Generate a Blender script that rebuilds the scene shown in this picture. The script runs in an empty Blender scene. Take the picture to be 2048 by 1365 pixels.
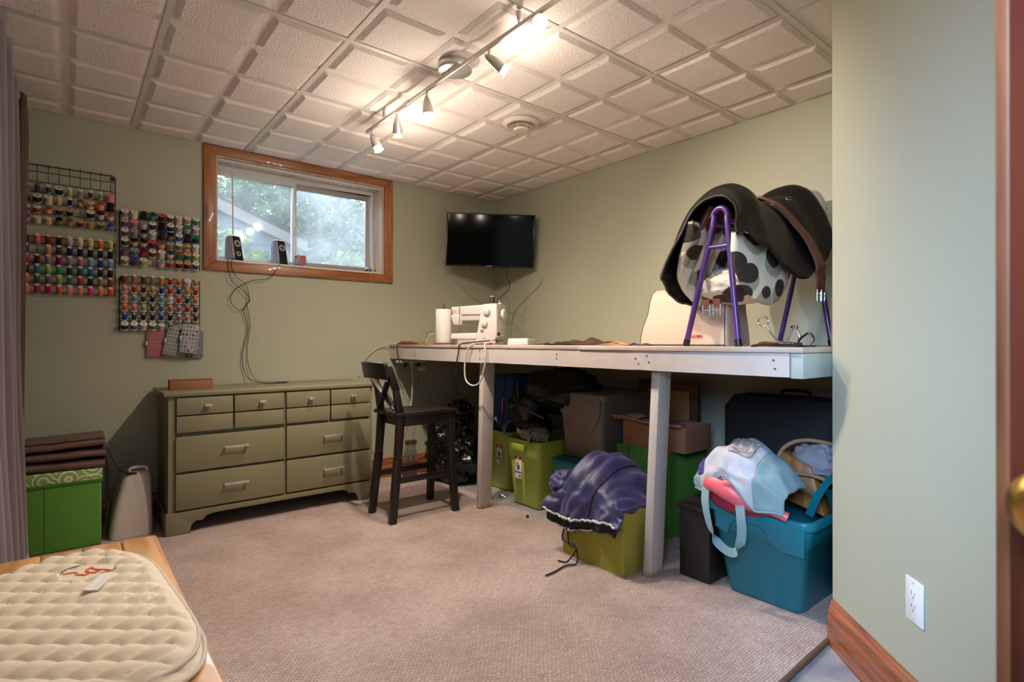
import bpy, bmesh, math, random
from mathutils import Vector, Matrix, noise, Euler
random.seed(7)
scene = bpy.context.scene
COL = scene.collection

# ------------------------------------------------------------------ camera
cam_data = bpy.data.cameras.new('camera')
cam_data.sensor_width = 36.0
cam_data.lens = 1098.38 / 2048 * 36
cam_data.clip_start = 0.05
cam_data.dof.use_dof = True
cam_data.dof.focus_distance = 3.0
cam_data.dof.aperture_fstop = 5.0
cam = bpy.data.objects.new('camera', cam_data)
COL.objects.link(cam)
_a, _p = 0.8890, 0.0017
_fw = Vector((math.cos(_a) * math.cos(_p), math.sin(_a) * math.cos(_p), math.sin(_p)))
_rt = Vector((math.sin(_a), -math.cos(_a), 0))
_up = _rt.cross(_fw)
_m = Matrix((_rt, _up, -_fw)).transposed().to_4x4()
_m.translation = Vector((-2.9693, -3.8895, 1.035))
cam.matrix_world = _m
scene.camera = cam

# ------------------------------------------------------------------ light, exposure
scene.view_settings.view_transform = 'Standard'
scene.view_settings.look = 'None'
scene.view_settings.gamma = 1.0
scene.view_settings.use_curve_mapping = False
scene.view_settings.exposure = 0.46

world = bpy.data.worlds.new('overcast_sky')
scene.world = world
world.use_nodes = True
_bg = world.node_tree.nodes['Background']
_bg.inputs[0].default_value = (0.80, 0.90, 1.0, 1)
_bg.inputs[1].default_value = 1.15

def add_light(name, kind, loc, aim, energy, color, **kw):
    d = bpy.data.lights.new(name, kind)
    d.energy = energy
    d.color = color
    for k, v in kw.items():
        setattr(d, k, v)
    o = bpy.data.objects.new(name, d)
    COL.objects.link(o)
    o.location = loc
    o.rotation_euler = Vector(aim).to_track_quat('-Z', 'Y').to_euler()
    return o

# hazy daylight falling in through the basement window
add_light('hazy_daylight_sun', 'SUN', (-1.6, 3, 5), (-0.10, -1.0, -0.55), 12.0, (0.70, 0.80, 1.0), angle=math.radians(45))
# added cool fill lamp outside an assumed, unseen opening in the left wall
add_light('added_cool_fill', 'AREA', (-3.36, -4.30, 1.66), (2.0, 0.12, -0.80), 44, (0.42, 0.64, 1.0), shape='RECTANGLE', size=1.15, size_y=0.75, spread=math.radians(66))

# ------------------------------------------------------------------ helpers
def L(c):
    c = c / 255.0
    return c / 12.92 if c <= 0.04045 else ((c + 0.055) / 1.055) ** 2.4

def S(r, g, b):
    return (L(r), L(g), L(b), 1)

MATS = {}
def mat(name, rgb, rough=0.6, metal=0.0, var=0.0, vscale=6.0, bump=0.0, bscale=60.0, coat=0.0, sheen=0.0, rgb2=None, stretch=None, spec=0.5, bkind='NOISE', emit=None, trans=0.0):
    """procedural material: base colour, noise variation, noise bump"""
    if name in MATS:
        return MATS[name]
    m = bpy.data.materials.new(name)
    m.use_nodes = True
    nt = m.node_tree
    b = nt.nodes['Principled BSDF']
    c = S(*rgb)
    b.inputs['Base Color'].default_value = c
    b.inputs['Roughness'].default_value = rough
    b.inputs['Metallic'].default_value = metal
    b.inputs['Specular IOR Level'].default_value = spec
    b.inputs['Coat Weight'].default_value = coat
    b.inputs['Transmission Weight'].default_value = trans
    if sheen:
        b.inputs['Sheen Weight'].default_value = sheen
        b.inputs['Sheen Roughness'].default_value = 0.4
    if emit:
        b.inputs['Emission Color'].default_value = S(*emit[0])
        b.inputs['Emission Strength'].default_value = emit[1]
    if var or bump or rgb2:
        tc = nt.nodes.new('ShaderNodeTexCoord')
        mp = nt.nodes.new('ShaderNodeMapping')
        nt.links.new(tc.outputs['Object'], mp.inputs[0])
        if stretch:
            mp.inputs['Scale'].default_value = stretch
    if var or rgb2:
        n = nt.nodes.new('ShaderNodeTexNoise')
        n.inputs['Scale'].default_value = vscale
        n.inputs['Detail'].default_value = 5
        nt.links.new(mp.outputs[0], n.inputs['Vector'])
        r = nt.nodes.new('ShaderNodeValToRGB')
        r.color_ramp.elements[0].position = 0.32
        r.color_ramp.elements[1].position = 0.70
        c2 = S(*rgb2) if rgb2 else tuple(x * (1 - var) for x in c[:3]) + (1,)
        c1 = c if rgb2 else tuple(min(1, x * (1 + var)) for x in c[:3]) + (1,)
        r.color_ramp.elements[0].color = c2
        r.color_ramp.elements[1].color = c1
        nt.links.new(n.outputs['Fac'], r.inputs[0])
        nt.links.new(r.outputs[0], b.inputs['Base Color'])
    if bump:
        if bkind == 'NOISE':
            t = nt.nodes.new('ShaderNodeTexNoise')
            t.inputs['Detail'].default_value = 3
            out = t.outputs['Fac']
        else:
            t = nt.nodes.new('ShaderNodeTexVoronoi')
            out = t.outputs['Distance']
        t.inputs['Scale'].default_value = bscale
        nt.links.new(mp.outputs[0], t.inputs['Vector'])
        bp = nt.nodes.new('ShaderNodeBump')
        bp.inputs['Strength'].default_value = bump
        bp.inputs['Distance'].default_value = 0.01
        nt.links.new(out, bp.inputs['Height'])
        nt.links.new(bp.outputs[0], b.inputs['Normal'])
    MATS[name] = m
    return m

def wood(name, dark, light, axis='X', rough=0.45, scale=1.0, coat=0.0, knots=0.0):
    """wood grain running along an axis"""
    if name in MATS:
        return MATS[name]
    m = mat(name, light, rough, coat=coat)
    nt = m.node_tree
    b = nt.nodes['Principled BSDF']
    tc = nt.nodes.new('ShaderNodeTexCoord')
    mp = nt.nodes.new('ShaderNodeMapping')
    st = {'X': (1.6, 22, 22), 'Y': (22, 1.6, 22), 'Z': (22, 22, 1.6)}[axis]
    mp.inputs['Scale'].default_value = tuple(s * scale for s in st)
    nt.links.new(tc.outputs['Object'], mp.inputs[0])
    n = nt.nodes.new('ShaderNodeTexNoise')
    n.inputs['Scale'].default_value = 1.6
    n.inputs['Detail'].default_value = 6
    n.inputs['Distortion'].default_value = 0.7
    nt.links.new(mp.outputs[0], n.inputs['Vector'])
    r = nt.nodes.new('ShaderNodeValToRGB')
    r.color_ramp.elements[0].position = 0.35
    r.color_ramp.elements[0].color = S(*dark)
    r.color_ramp.elements[1].position = 0.66
    r.color_ramp.elements[1].color = S(*light)
    nt.links.new(n.outputs['Fac'], r.inputs[0])
    last = r.outputs[0]
    if knots:
        mp2 = nt.nodes.new('ShaderNodeMapping')
        s2 = {'X': (2.2, 9, 9), 'Y': (9, 2.2, 9), 'Z': (9, 9, 2.2)}[axis]
        mp2.inputs['Scale'].default_value = s2
        nt.links.new(tc.outputs['Object'], mp2.inputs[0])
        v = nt.nodes.new('ShaderNodeTexVoronoi')
        v.inputs['Scale'].default_value = 0.8
        nt.links.new(mp2.outputs[0], v.inputs['Vector'])
        kr = nt.nodes.new('ShaderNodeValToRGB')
        kr.color_ramp.elements[0].position = 0.06
        kr.color_ramp.elements[0].color = (knots, knots, knots, 1)
        kr.color_ramp.elements[1].position = 0.17
        kr.color_ramp.elements[1].color = (0, 0, 0, 1)
        nt.links.new(v.outputs['Distance'], kr.inputs[0])
        mx = nt.nodes.new('ShaderNodeMixRGB')
        nt.links.new(kr.outputs[0], mx.inputs[0])
        nt.links.new(last, mx.inputs[1])
        mx.inputs[2].default_value = S(dark[0] * .45, dark[1] * .4, dark[2] * .4)
        last = mx.outputs[0]
    nt.links.new(last, b.inputs['Base Color'])
    return m

class MB:
    """collects geometry, then builds ONE mesh object"""
    def __init__(self):
        self.v = []
        self.f = []
    def add(self, vs, fs):
        o = len(self.v)
        self.v += [Vector(p) for p in vs]
        self.f += [tuple(i + o for i in f) for f in fs]
        return self
    def box(self, x0, x1, y0, y1, z0, z1):
        x0, x1 = min(x0, x1), max(x0, x1); y0, y1 = min(y0, y1), max(y0, y1); z0, z1 = min(z0, z1), max(z0, z1)
        return self.add([(x0, y0, z0), (x1, y0, z0), (x1, y1, z0), (x0, y1, z0), (x0, y0, z1), (x1, y0, z1), (x1, y1, z1), (x0, y1, z1)],
                        [(0, 3, 2, 1), (4, 5, 6, 7), (0, 1, 5, 4), (1, 2, 6, 5), (2, 3, 7, 6), (3, 0, 4, 7)])
    def hexa(self, p):
        """8 corners: bottom ring 0-3 ccw, top ring 4-7"""
        return self.add(p, [(0, 3, 2, 1), (4, 5, 6, 7), (0, 1, 5, 4), (1, 2, 6, 5), (2, 3, 7, 6), (3, 0, 4, 7)])
    def beam(self, a, b, w, h, up=(0, 0, 1)):
        """rectangular bar from a to b; w across, h along up"""
        a, b = Vector(a), Vector(b)
        d = (b - a).normalized()
        s = d.cross(Vector(up))
        if s.length < 1e-5:
            s = d.cross(Vector((1, 0, 0)))
        s.normalize()
        u = s.cross(d).normalized()
        s, u = s * w / 2, u * h / 2
        return self.hexa([a - s - u, a + s - u, b + s - u, b - s - u, a - s + u, a + s + u, b + s + u, b - s + u])
    def cyl(self, a, b, r0, r1=None, n=16, caps=True):
        return self.tube([a, b], [r0, r0 if r1 is None else r1], n, caps)
    def tube(self, pts, r, n=8, caps=True, closed=False):
        pts = [Vector(p) for p in pts]
        k = len(pts)
        rs = r if isinstance(r, (list, tuple)) else [r] * k
        d0 = (pts[1] - pts[0]).normalized()
        ref = Vector((0, 0, 1)) if abs(d0.z) < 0.9 else Vector((1, 0, 0))
        nrm = (ref - d0 * ref.dot(d0)).normalized()
        vs = []
        for i, p in enumerate(pts):
            if closed:
                d = pts[(i + 1) % k] - pts[i - 1]
            else:
                d = pts[min(i + 1, k - 1)] - pts[max(i - 1, 0)]
            d.normalize()
            nrm = nrm - d * nrm.dot(d)
            if nrm.length < 1e-6:
                nrm = d.orthogonal()
            nrm.normalize()
            bn = d.cross(nrm)
            for j in range(n):
                t = 2 * math.pi * j / n
                vs.append(p + (nrm * math.cos(t) + bn * math.sin(t)) * rs[i])
        fs = []
        for i in range(k if closed else k - 1):
            a, b = i * n, ((i + 1) % k) * n
            for j in range(n):
                fs.append((a + j, a + (j + 1) % n, b + (j + 1) % n, b + j))
        if caps and not closed:
            fs.append(tuple(reversed(range(n))))
            fs.append(tuple((k - 1) * n + j for j in range(n)))
        return self.add(vs, fs)
    def lathe(self, prof, n=20, center=(0, 0, 0), axis=(0, 0, 1)):
        q = Vector((0, 0, 1)).rotation_difference(Vector(axis).normalized())
        c = Vector(center)
        vs, fs = [], []
        for r, z in prof:
            for j in range(n):
                t = 2 * math.pi * j / n
                vs.append(c + q @ Vector((r * math.cos(t), r * math.sin(t), z)))
        k = len(prof)
        for i in range(k - 1):
            for j in range(n):
                fs.append((i * n + j, i * n + (j + 1) % n, (i + 1) * n + (j + 1) % n, (i + 1) * n + j))
        if prof[0][0] > 1e-6:
            fs.append(tuple(reversed(range(n))))
        if prof[-1][0] > 1e-6:
            fs.append(tuple((k - 1) * n + j for j in range(n)))
        return self.add(vs, fs)
    def prism(self, poly, fn, t0, t1):
        """polygon (a,b) extruded from t0 to t1; fn(a,b,t)->xyz"""
        n = len(poly)
        vs = [fn(a, b, t0) for a, b in poly] + [fn(a, b, t1) for a, b in poly]
        fs = [tuple(range(n)), tuple(reversed(range(n, 2 * n)))]
        for i in range(n):
            j = (i + 1) % n
            fs.append((i, i + n, j + n, j))
        return self.add(vs, fs)
    def grid(self, fn, nu, nv, wrap=False):
        vs = [fn(i / nu, j / nv) for i in range(nu + 1) for j in range(nv + 1)]
        fs = []
        for i in range(nu):
            for j in range(nv):
                a = i * (nv + 1) + j
                fs.append((a, a + 1, a + nv + 2, a + nv + 1))
        return self.add(vs, fs)
    def ribbon(self, pts, side, w, th):
        """flat strap along pts; side = direction (or list) of the width"""
        pts = [Vector(p) for p in pts]
        k = len(pts)
        vs, fs = [], []
        for i, p in enumerate(pts):
            s = Vector(side[i] if isinstance(side, list) else side).normalized()
            d = (pts[min(i + 1, k - 1)] - pts[max(i - 1, 0)]).normalized()
            s = (s - d * s.dot(d)).normalized()
            u = d.cross(s)
            ww = w[i] if isinstance(w, list) else w
            vs += [p - s * ww / 2 - u * th / 2, p + s * ww / 2 - u * th / 2, p + s * ww / 2 + u * th / 2, p - s * ww / 2 + u * th / 2]
        for i in range(k - 1):
            a, b = 4 * i, 4 * i + 4
            for j in range(4):
                fs.append((a + j, a + (j + 1) % 4, b + (j + 1) % 4, b + j))
        fs.append((3, 2, 1, 0))
        fs.append((4 * k - 4, 4 * k - 3, 4 * k - 2, 4 * k - 1))
        return self.add(vs, fs)
    def blob(self, c, rad, seed=0, amp=0.15, freq=3.0, nu=28, nv=18, zmin=None, ridge=0.0):
        c = Vector(c)
        def fn(u, v):
            th, ph = u * 2 * math.pi, v * math.pi
            d = Vector((math.sin(ph) * math.cos(th), math.sin(ph) * math.sin(th), math.cos(ph)))
            k = 1 + amp * noise.noise(d * freq + Vector((seed * 7.3, seed * 3.1, seed)))
            k += amp * 0.5 * noise.noise(d * freq * 2.3 + Vector((seed, seed * 5.1, 2)))
            if ridge:
                k -= ridge * (1 - abs(noise.noise(d * freq * 1.7 + Vector((3, seed, seed * 2.2))))) ** 6
            p = c + Vector((d.x * rad[0], d.y * rad[1], d.z * rad[2])) * k
            if zmin is not None and p.z < zmin:
                p.z = zmin
            return p
        return self.grid(fn, nu, nv)
    def build(self, name, material, parent=None, world=False, smooth=False, bevel=0.0, segs=2, angle=40, solid=0.0, subd=0, props=None):
        me = bpy.data.meshes.new(name)
        vs = self.v
        if parent is not None and world:
            inv = root_matrix(parent).inverted()
            vs = [inv @ p for p in vs]
        me.from_pydata([tuple(p) for p in vs], [], self.f)
        bm = bmesh.new()
        bm.from_mesh(me)
        bmesh.ops.remove_doubles(bm, verts=bm.verts, dist=1e-6)
        bmesh.ops.recalc_face_normals(bm, faces=bm.faces)
        if bevel > 0:
            es = [e for e in bm.edges if len(e.link_faces) == 2 and e.calc_face_angle(0) > math.radians(25)]
            bmesh.ops.bevel(bm, geom=es, offset=bevel, segments=segs, profile=0.5, affect='EDGES', clamp_overlap=True)
        bm.to_mesh(me)
        bm.free()
        if material is not None:
            me.materials.append(material)
        if smooth or bevel > 0:
            for p in me.polygons:
                p.use_smooth = True
            try:
                me.set_sharp_from_angle(angle=math.radians(angle if not smooth or bevel else 60))
            except Exception:
                pass
        o = bpy.data.objects.new(name, me)
        COL.objects.link(o)
        if parent is not None:
            o.parent = parent
        if solid:
            md = o.modifiers.new('thickness', 'SOLIDIFY')
            md.thickness = solid
            md.offset = 0
        if subd:
            md = o.modifiers.new('smooth', 'SUBSURF')
            md.levels = subd
            md.render_levels = subd
        for k, v in (props or {}).items():
            o[k] = v
        return o

def root_matrix(o):
    m = Matrix.LocRotScale(o.location, o.rotation_euler, None)
    while o.parent is not None:
        o = o.parent
        m = Matrix.LocRotScale(o.location, o.rotation_euler, None) @ m
    return m

def tag(o, label, cat, group=None):
    o['label'] = label
    o['category'] = cat
    if group:
        o['group'] = group
    return o

def thing(name, label, cat, loc=(0, 0, 0), rotz=0.0, group=None):
    o = bpy.data.objects.new(name, None)
    o.empty_display_size = 0.05
    COL.objects.link(o)
    o.location = loc
    o.rotation_euler = (0, 0, rotz)
    return tag(o, label, cat, group)

def structure(o):
    o['kind'] = 'structure'
    return o

def bez(pts, n=40):
    """Catmull-Rom curve through pts"""
    P = [Vector(p) for p in pts]
    P = [2 * P[0] - P[1]] + P + [2 * P[-1] - P[-2]]
    segs = len(P) - 3
    out = []
    per = max(2, n // segs)
    for i in range(segs):
        a, b, c, d = P[i:i + 4]
        for k in range(per):
            t = k / per
            out.append(0.5 * ((2 * b) + (c - a) * t + (2 * a - 5 * b + 4 * c - d) * t * t + (3 * b - a - 3 * c + d) * t ** 3))
    out.append(P[-2])
    return out

def cable(name, pts, r, material, label=None, cat='cable', parent=None, n=60, group=None, world=True, nn=8):
    mb = MB().tube(bez(pts, n), r, nn)
    if parent is None:
        o = mb.build(name, material, smooth=True)
        tag(o, label, cat, group)
        return o
    return mb.build(name, material, parent, world=world, smooth=True)

def text(name, body, size, material, parent, loc, rot, extrude=0.0004, align='CENTER', sx=1.0, bold=0.0):
    c = bpy.data.curves.new(name + '_curve', 'FONT')
    c.body = body
    c.size = size
    c.extrude = extrude
    c.offset = bold
    c.align_x = align
    c.align_y = 'CENTER'
    tmp = bpy.data.objects.new(name + '_tmp', c)
    COL.objects.link(tmp)
    dg = bpy.context.evaluated_depsgraph_get()
    me = bpy.data.meshes.new_from_object(tmp.evaluated_get(dg))
    bpy.data.objects.remove(tmp)
    bpy.data.curves.remove(c)
    for v in me.vertices:
        v.co.x *= sx
    me.materials.clear()
    me.materials.append(material)
    o = bpy.data.objects.new(name, me)
    COL.objects.link(o)
    o.parent = parent
    o.location = loc
    o.rotation_euler = rot
    return o

def frame(x, y, z=None):
    """rotation euler whose local X,Y axes are the two given directions"""
    x = Vector(x).normalized(); y = Vector(y); y = (y - x * y.dot(x)).normalized()
    return Matrix((x, y, x.cross(y))).transposed().to_euler()

ORD = ['leftmost', 'second', 'third', 'fourth', 'fifth', 'sixth', 'seventh', 'eighth', 'rightmost']

# ------------------------------------------------------------------ common materials
M_wall = mat('sage_green_wall_paint', (171, 171, 149), 0.55, bump=0.05, bscale=180, var=0.03, vscale=1.5)
M_tile = mat('textured_white_ceiling_tile', (236, 226, 220), 0.85, bump=0.40, bscale=110)
M_tee = mat('white_painted_metal_grid', (212, 205, 198), 0.5)
M_cwhite = mat('chipped_white_paint', (188, 178, 173), 0.5, var=0.05, vscale=4, bump=0.25, bscale=18)
M_black = mat('black_plastic', (14, 14, 15), 0.35)
M_blackm = mat('black_wire_coating', (12, 12, 12), 0.4)
M_steel = mat('brushed_nickel', (206, 200, 194), 0.36, 0.75)
M_chrome = mat('polished_steel', (205, 205, 208), 0.12, 1.0)
M_white = mat('white_plastic', (202, 198, 194), 0.4)
M_cable_w = mat('white_cable_rubber', (196, 190, 182), 0.5)
M_cable_b = mat('black_cable_rubber', (18, 18, 18), 0.5)
M_card = mat('brown_cardboard', (146, 98, 66), 0.8, var=0.08, vscale=9)
M_leather = mat('brown_leather', (104, 56, 36), 0.4, var=0.2, vscale=14, bump=0.1, bscale=160)
W_trimX = wood('orange_pine_trim_along_x', (126, 70, 38), (176, 112, 66), 'X', 0.4, 1.0, coat=0.2, knots=0.7)
W_trimZ = wood('orange_pine_trim_along_z', (126, 70, 38), (176, 112, 66), 'Z', 0.4, 1.0, coat=0.2, knots=0.7)
W_base = wood('reddish_pine_baseboard', (116, 58, 34), (176, 104, 66), 'X', 0.35, 1.2, coat=0.3)
W_pine = wood('light_pine_plank', (186, 128, 74), (226, 174, 112), 'Y', 0.45, 0.8, coat=0.15, knots=0.5)

# ================================================================== SETTING
CEIL = 2.287
# floor: worn painted concrete
mf = mat('worn_grey_painted_concrete', (126, 128, 140), 0.55, rgb2=(168, 164, 158), vscale=7, bump=0.15, bscale=40)
floor = structure(MB().box(-3.4, 0.1, -5.15, 0.25, -0.08, -0.012).build('floor', mf))

# carpet with woven loops
mc = mat('woven_beige_carpet', (188, 168, 160), 0.95)
nt = mc.node_tree
b = nt.nodes['Principled BSDF']
tc = nt.nodes.new('ShaderNodeTexCoord')
mp = nt.nodes.new('ShaderNodeMapping'); mp.inputs['Rotation'].default_value = (0, 0, 0.0)
nt.links.new(tc.outputs['Object'], mp.inputs[0])
wx = nt.nodes.new('ShaderNodeTexBrick')
wx.inputs['Scale'].default_value = 42
wx.inputs['Mortar Size'].default_value = 0.035
wx.inputs['Mortar Smooth'].default_value = 1.0
wx.inputs['Brick Width'].default_value = 0.75
wx.inputs['Row Height'].default_value = 0.42
wx.inputs['Color1'].default_value = S(198, 178, 170)
wx.inputs['Color2'].default_value = S(182, 162, 154)
wx.inputs['Mortar'].default_value = S(112, 96, 92)
nz0 = nt.nodes.new('ShaderNodeTexNoise'); nz0.inputs['Scale'].default_value = 60
nt.links.new(tc.outputs['Object'], nz0.inputs['Vector'])
mixv = nt.nodes.new('ShaderNodeMixRGB'); mixv.inputs[0].default_value = 0.012
nt.links.new(mp.outputs[0], mixv.inputs[1]); nt.links.new(nz0.outputs['Color'], mixv.inputs[2])
nt.links.new(mixv.outputs[0], wx.inputs['Vector'])
nz = nt.nodes.new('ShaderNodeTexNoise'); nz.inputs['Scale'].default_value = 3.2; nz.inputs['Detail'].default_value = 6
nt.links.new(tc.outputs['Object'], nz.inputs['Vector'])
rp = nt.nodes.new('ShaderNodeValToRGB')
rp.color_ramp.elements[0].position = 0.34; rp.color_ramp.elements[0].color = (0.72, 0.68, 0.68, 1)
rp.color_ramp.elements[1].position = 0.62; rp.color_ramp.elements[1].color = (1, 1, 1, 1)
nt.links.new(nz.outputs['Fac'], rp.inputs[0])
mu = nt.nodes.new('ShaderNodeMixRGB'); mu.blend_type = 'MULTIPLY'; mu.inputs[0].default_value = 0.8
nt.links.new(wx.outputs['Color'], mu.inputs[1]); nt.links.new(rp.outputs[0], mu.inputs[2])
nt.links.new(mu.outputs[0], b.inputs['Base Color'])
bp = nt.nodes.new('ShaderNodeBump'); bp.inputs['Strength'].default_value = 0.7; bp.inputs['Distance'].default_value = 0.004; bp.invert = True
nt.links.new(wx.outputs['Fac'], bp.inputs['Height']); nt.links.new(bp.outputs[0], b.inputs['Normal'])
carpet = MB().prism([(-3.25, 0), (-0.80, 0), (-0.80, -1.9), (-0.45, -1.95), (-0.45, -3.095), (-3.25, -3.11)], lambda a, b_, t: (a, b_, t), 0.0, -0.012).build('carpet', mc)
tag(carpet, 'pinkish beige woven loop carpet covering the room floor', 'carpet')
MB().tube([(-3.25, -3.118, 0.001), (-2.0, -3.112, 0.003), (-1.3, -3.112, 0.001), (-0.9, -3.100, 0.001)], 0.009, 8).build('edge_binding', mat('brown_binding', (96, 74, 56), 0.8), carpet, smooth=True)
# ---- walls
WX0, WX1, WZ0, WZ1 = -2.236, -1.079, 1.553, 2.224      # window opening
w = MB()
w.box(-3.35, WX0, 0, 0.24, -0.01, CEIL + 0.03)
w.box(WX1, 0.12, 0, 0.24, -0.01, CEIL + 0.03)
w.box(WX0, WX1, 0, 0.24, -0.01, WZ0)
w.box(WX0, WX1, 0, 0.24, WZ1, CEIL + 0.03)
structure(w.build('wall_back', M_wall))
structure(MB().box(0, 0.12, -3.3, 0.0, -0.01, CEIL + 0.03).build('wall_right', M_wall))
P0 = Vector((-0.898, -3.108, 0))
DP = Vector((-math.sqrt(.5), -math.sqrt(.5), 0))         # along the slanted wall, towards the camera
NP = Vector((-math.sqrt(.5), math.sqrt(.5), 0))          # its visible side
P1 = P0 + DP * 1.25
structure(MB().box(-0.898, 0.0, -3.30, -3.108, -0.01, CEIL + 0.03).build('wall_alcove', M_wall))
w = MB()
w.prism([(P0.x, P0.y), (P1.x, P1.y), (P1.x + .12, P1.y - .05), (P0.x + .16, P0.y - .02)], lambda a, b_, t: (a, b_, t), -0.01, CEIL + 0.03)
structure(w.build('wall_slanted', M_wall))
structure(MB().box(P1.x, P1.x + 0.12, -5.1, P1.y, -0.01, CEIL + 0.03).build('wall_passage', M_wall))
structure(MB().box(-3.35, P1.x, -5.12, -5.0, -0.01, CEIL + .03).build('wall_front', M_wall))
w = MB()  # out of view; its high opening is added to let the fill lamp in
w.box(-3.35, -3.25, -3.70, 0.0, -0.01, CEIL + 0.03)
w.box(-3.35, -3.25, -5.0, -4.90, -0.01, CEIL + 0.03)
w.box(-3.35, -3.25, -4.90, -3.70, 2.06, CEIL + 0.03)
w.box(-3.35, -3.25, -4.90, -3.70, -0.01, 1.25)
structure(w.build('wall_left', M_wall))

# ---- ceiling: two-foot lay-in tiles, each scored into four stepped squares, in a metal grid
ceiling = structure(MB().box(-3.35, 0.12, -5.12, 0.24, CEIL + 0.0005, CEIL + 0.06).build('ceiling', M_tile))
G = 0.3048
GX0, GY0 = -2.6694, -1.0919
def stepped(wx, wy):
    """a square hanging proud of the tile in three small steps"""
    mb = MB()
    rings = [(0.0, 0.0), (0.0, -0.0024), (0.0060, -0.0024), (0.0060, -0.0048), (0.012, -0.0048), (0.012, -0.0072), (0.018, -0.0072), (0.018, -0.0096)]
    vs = []
    for ins, z in rings:
        hx, hy = wx / 2 - ins, wy / 2 - ins
        vs += [(-hx, -hy, z), (hx, -hy, z), (hx, hy, z), (-hx, hy, z)]
    fs = []
    for i in range(len(rings) - 1):
        for j in range(4):
            a, b_ = 4 * i, 4 * i + 4
            fs.append((a + j, a + (j + 1) % 4, b_ + (j + 1) % 4, b_ + j))
    k = 4 * (len(rings) - 1)
    fs.append((k, k + 1, k + 2, k + 3))
    mb.add(vs, fs)
    return mb
def interval(g0, i, lo, hi):
    a, b_ = g0 + i * G + 0.019, g0 + (i + 1) * G - 0.019
    a, b_ = max(a, lo), min(b_, hi)
    return (a, b_) if b_ - a > 0.05 else None
def inside(x, y):
    if y > -3.10:
        return True
    # left of the slanted wall and of the passage wall
    return (Vector((x, y, 0)) - P0).dot(NP) > 0.16 and x < P1.x - 0.05
tile_mesh = {}
for i in range(-3, 10):
    ix = interval(GX0, i, -3.235, -0.012)
    if not ix:
        continue
    for j in range(-10, 4):
        iy = interval(GY0, j, -4.1, -0.012)
        if not iy:
            continue
        cx, cy = sum(ix) / 2, sum(iy) / 2
        if not inside(cx, cy) or not inside(ix[1], iy[0]):
            continue
        key = (round(ix[1] - ix[0], 3), round(iy[1] - iy[0], 3))
        if key not in tile_mesh:
            o = stepped(*key).build('ceiling_panel', M_tile, ceiling)
            tile_mesh[key] = o.data
        else:
            o = bpy.data.objects.new('ceiling_panel', tile_mesh[key])
            COL.objects.link(o)
            o.parent = ceiling
        o.location = (cx, cy, CEIL)
for i in range(-2, 9, 2):
    x = GX0 + i * G
    y_end = -4.3 if x < P1.x else -3.15 - max(0, (P0.x - x)) * 0.98
    MB().box(x - 0.012, x + 0.012, y_end, -0.004, CEIL - 0.004, CEIL + 0.0002).build('grid_bar', M_tee, ceiling)
for j in range(-10, 4, 2):
    y = GY0 + j * G
    x_end = -0.004 if y > -3.1 else min(P0.x + (y - P0.y), P1.x) - 0.03
    MB().box(-3.245, x_end, y - 0.012, y + 0.012, CEIL - 0.0045, CEIL + 0.0001).build('grid_bar', M_tee, ceiling)
# wall angle along the walls
MB().box(-3.245, -0.004, -0.016, -0.0005, CEIL - 0.005, CEIL - 0.0002).build('wall_angle', M_tee, ceiling)
MB().box(-0.016, -0.0005, -3.10, -0.016, CEIL - 0.005, CEIL - 0.0002).build('wall_angle', M_tee, ceiling)

# ---- baseboards
def base_profile():
    return [(0, 0), (0.020, 0), (0.020, 0.098), (0.016, 0.106), (0.018, 0.112), (0.014, 0.128), (0.008, 0.138), (0.009, 0.146), (0.004, 0.155), (0, 0.155)]
def baseboard(name, a, b_, nrm, z0=-0.012):
    a, b_ = Vector(a), Vector(b_)
    nrm = Vector(nrm)
    o = bpy.data.objects.new(name, None)
    COL.objects.link(o)
    ang = math.atan2((b_ - a).y, (b_ - a).x)
    ln = (b_ - a).length
    sgn = 1 if nrm.dot(Vector((-math.sin(ang), math.cos(ang), 0))) > 0 else -1
    mb = MB().prism([(p, q + z0) for p, q in base_profile()], lambda p, q, t: (t, sgn * (p + .0005), q), 0, ln)
    bpy.data.objects.remove(o)
    o = mb.build(name, W_base)
    o.location = a
    o.rotation_euler = (0, 0, ang)
    return structure(o)
baseboard('baseboard_back', (-3.24, 0, 0), (-0.03, 0, 0), (0, -1, 0))
baseboard('baseboard_right', (0, -0.03, 0), (0, -3.08, 0), (-1, 0, 0))
baseboard('baseboard_slanted', P0 + DP * 0.005, P0 + DP * 1.2, NP)

# ---- window
win = thing('window_1', 'x', 'window')
del win['label'], win['category']
structure(win)
win['label'] = 'sliding basement window in an orange pine casing'
TW = 0.068
def mitred(name, a, b_, c, d, m_):
    """casing board from outer corners a,b to inner corners c,d (x,z), 18 mm thick"""
    return MB().prism([a, b_, d, c], lambda p, q, t: (p, t, q), -0.020, -0.0005).build(name, m_, win, bevel=0.003, segs=2)
OX0, OX1, OZ0, OZ1 = WX0 - TW, WX1 + TW, WZ0 - TW + 0.003, WZ1 + 0.0525
mitred('casing_board', (OX0, OZ1), (OX1, OZ1), (WX0, WZ1), (WX1, WZ1), W_trimX)
mitred('casing_board', (OX0, OZ0), (OX1, OZ0), (WX0, WZ0), (WX1, WZ0), W_trimX)
mitred('casing_board', (OX0, OZ1), (OX0, OZ0), (WX0, WZ1), (WX0, WZ0), W_trimZ)
mitred('casing_board', (OX1, OZ1), (OX1, OZ0), (WX1, WZ1), (WX1, WZ0), W_trimZ)
W_jamb = wood('pale_pine_jamb', (176, 150, 124), (208, 188, 166), 'Z', 0.5, 1.0, knots=0.6)
J = 0.012
MB().box(WX0, WX0 + J, 0.0, 0.236, WZ0, WZ1).build('jamb_board', W_jamb, win)
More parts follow.
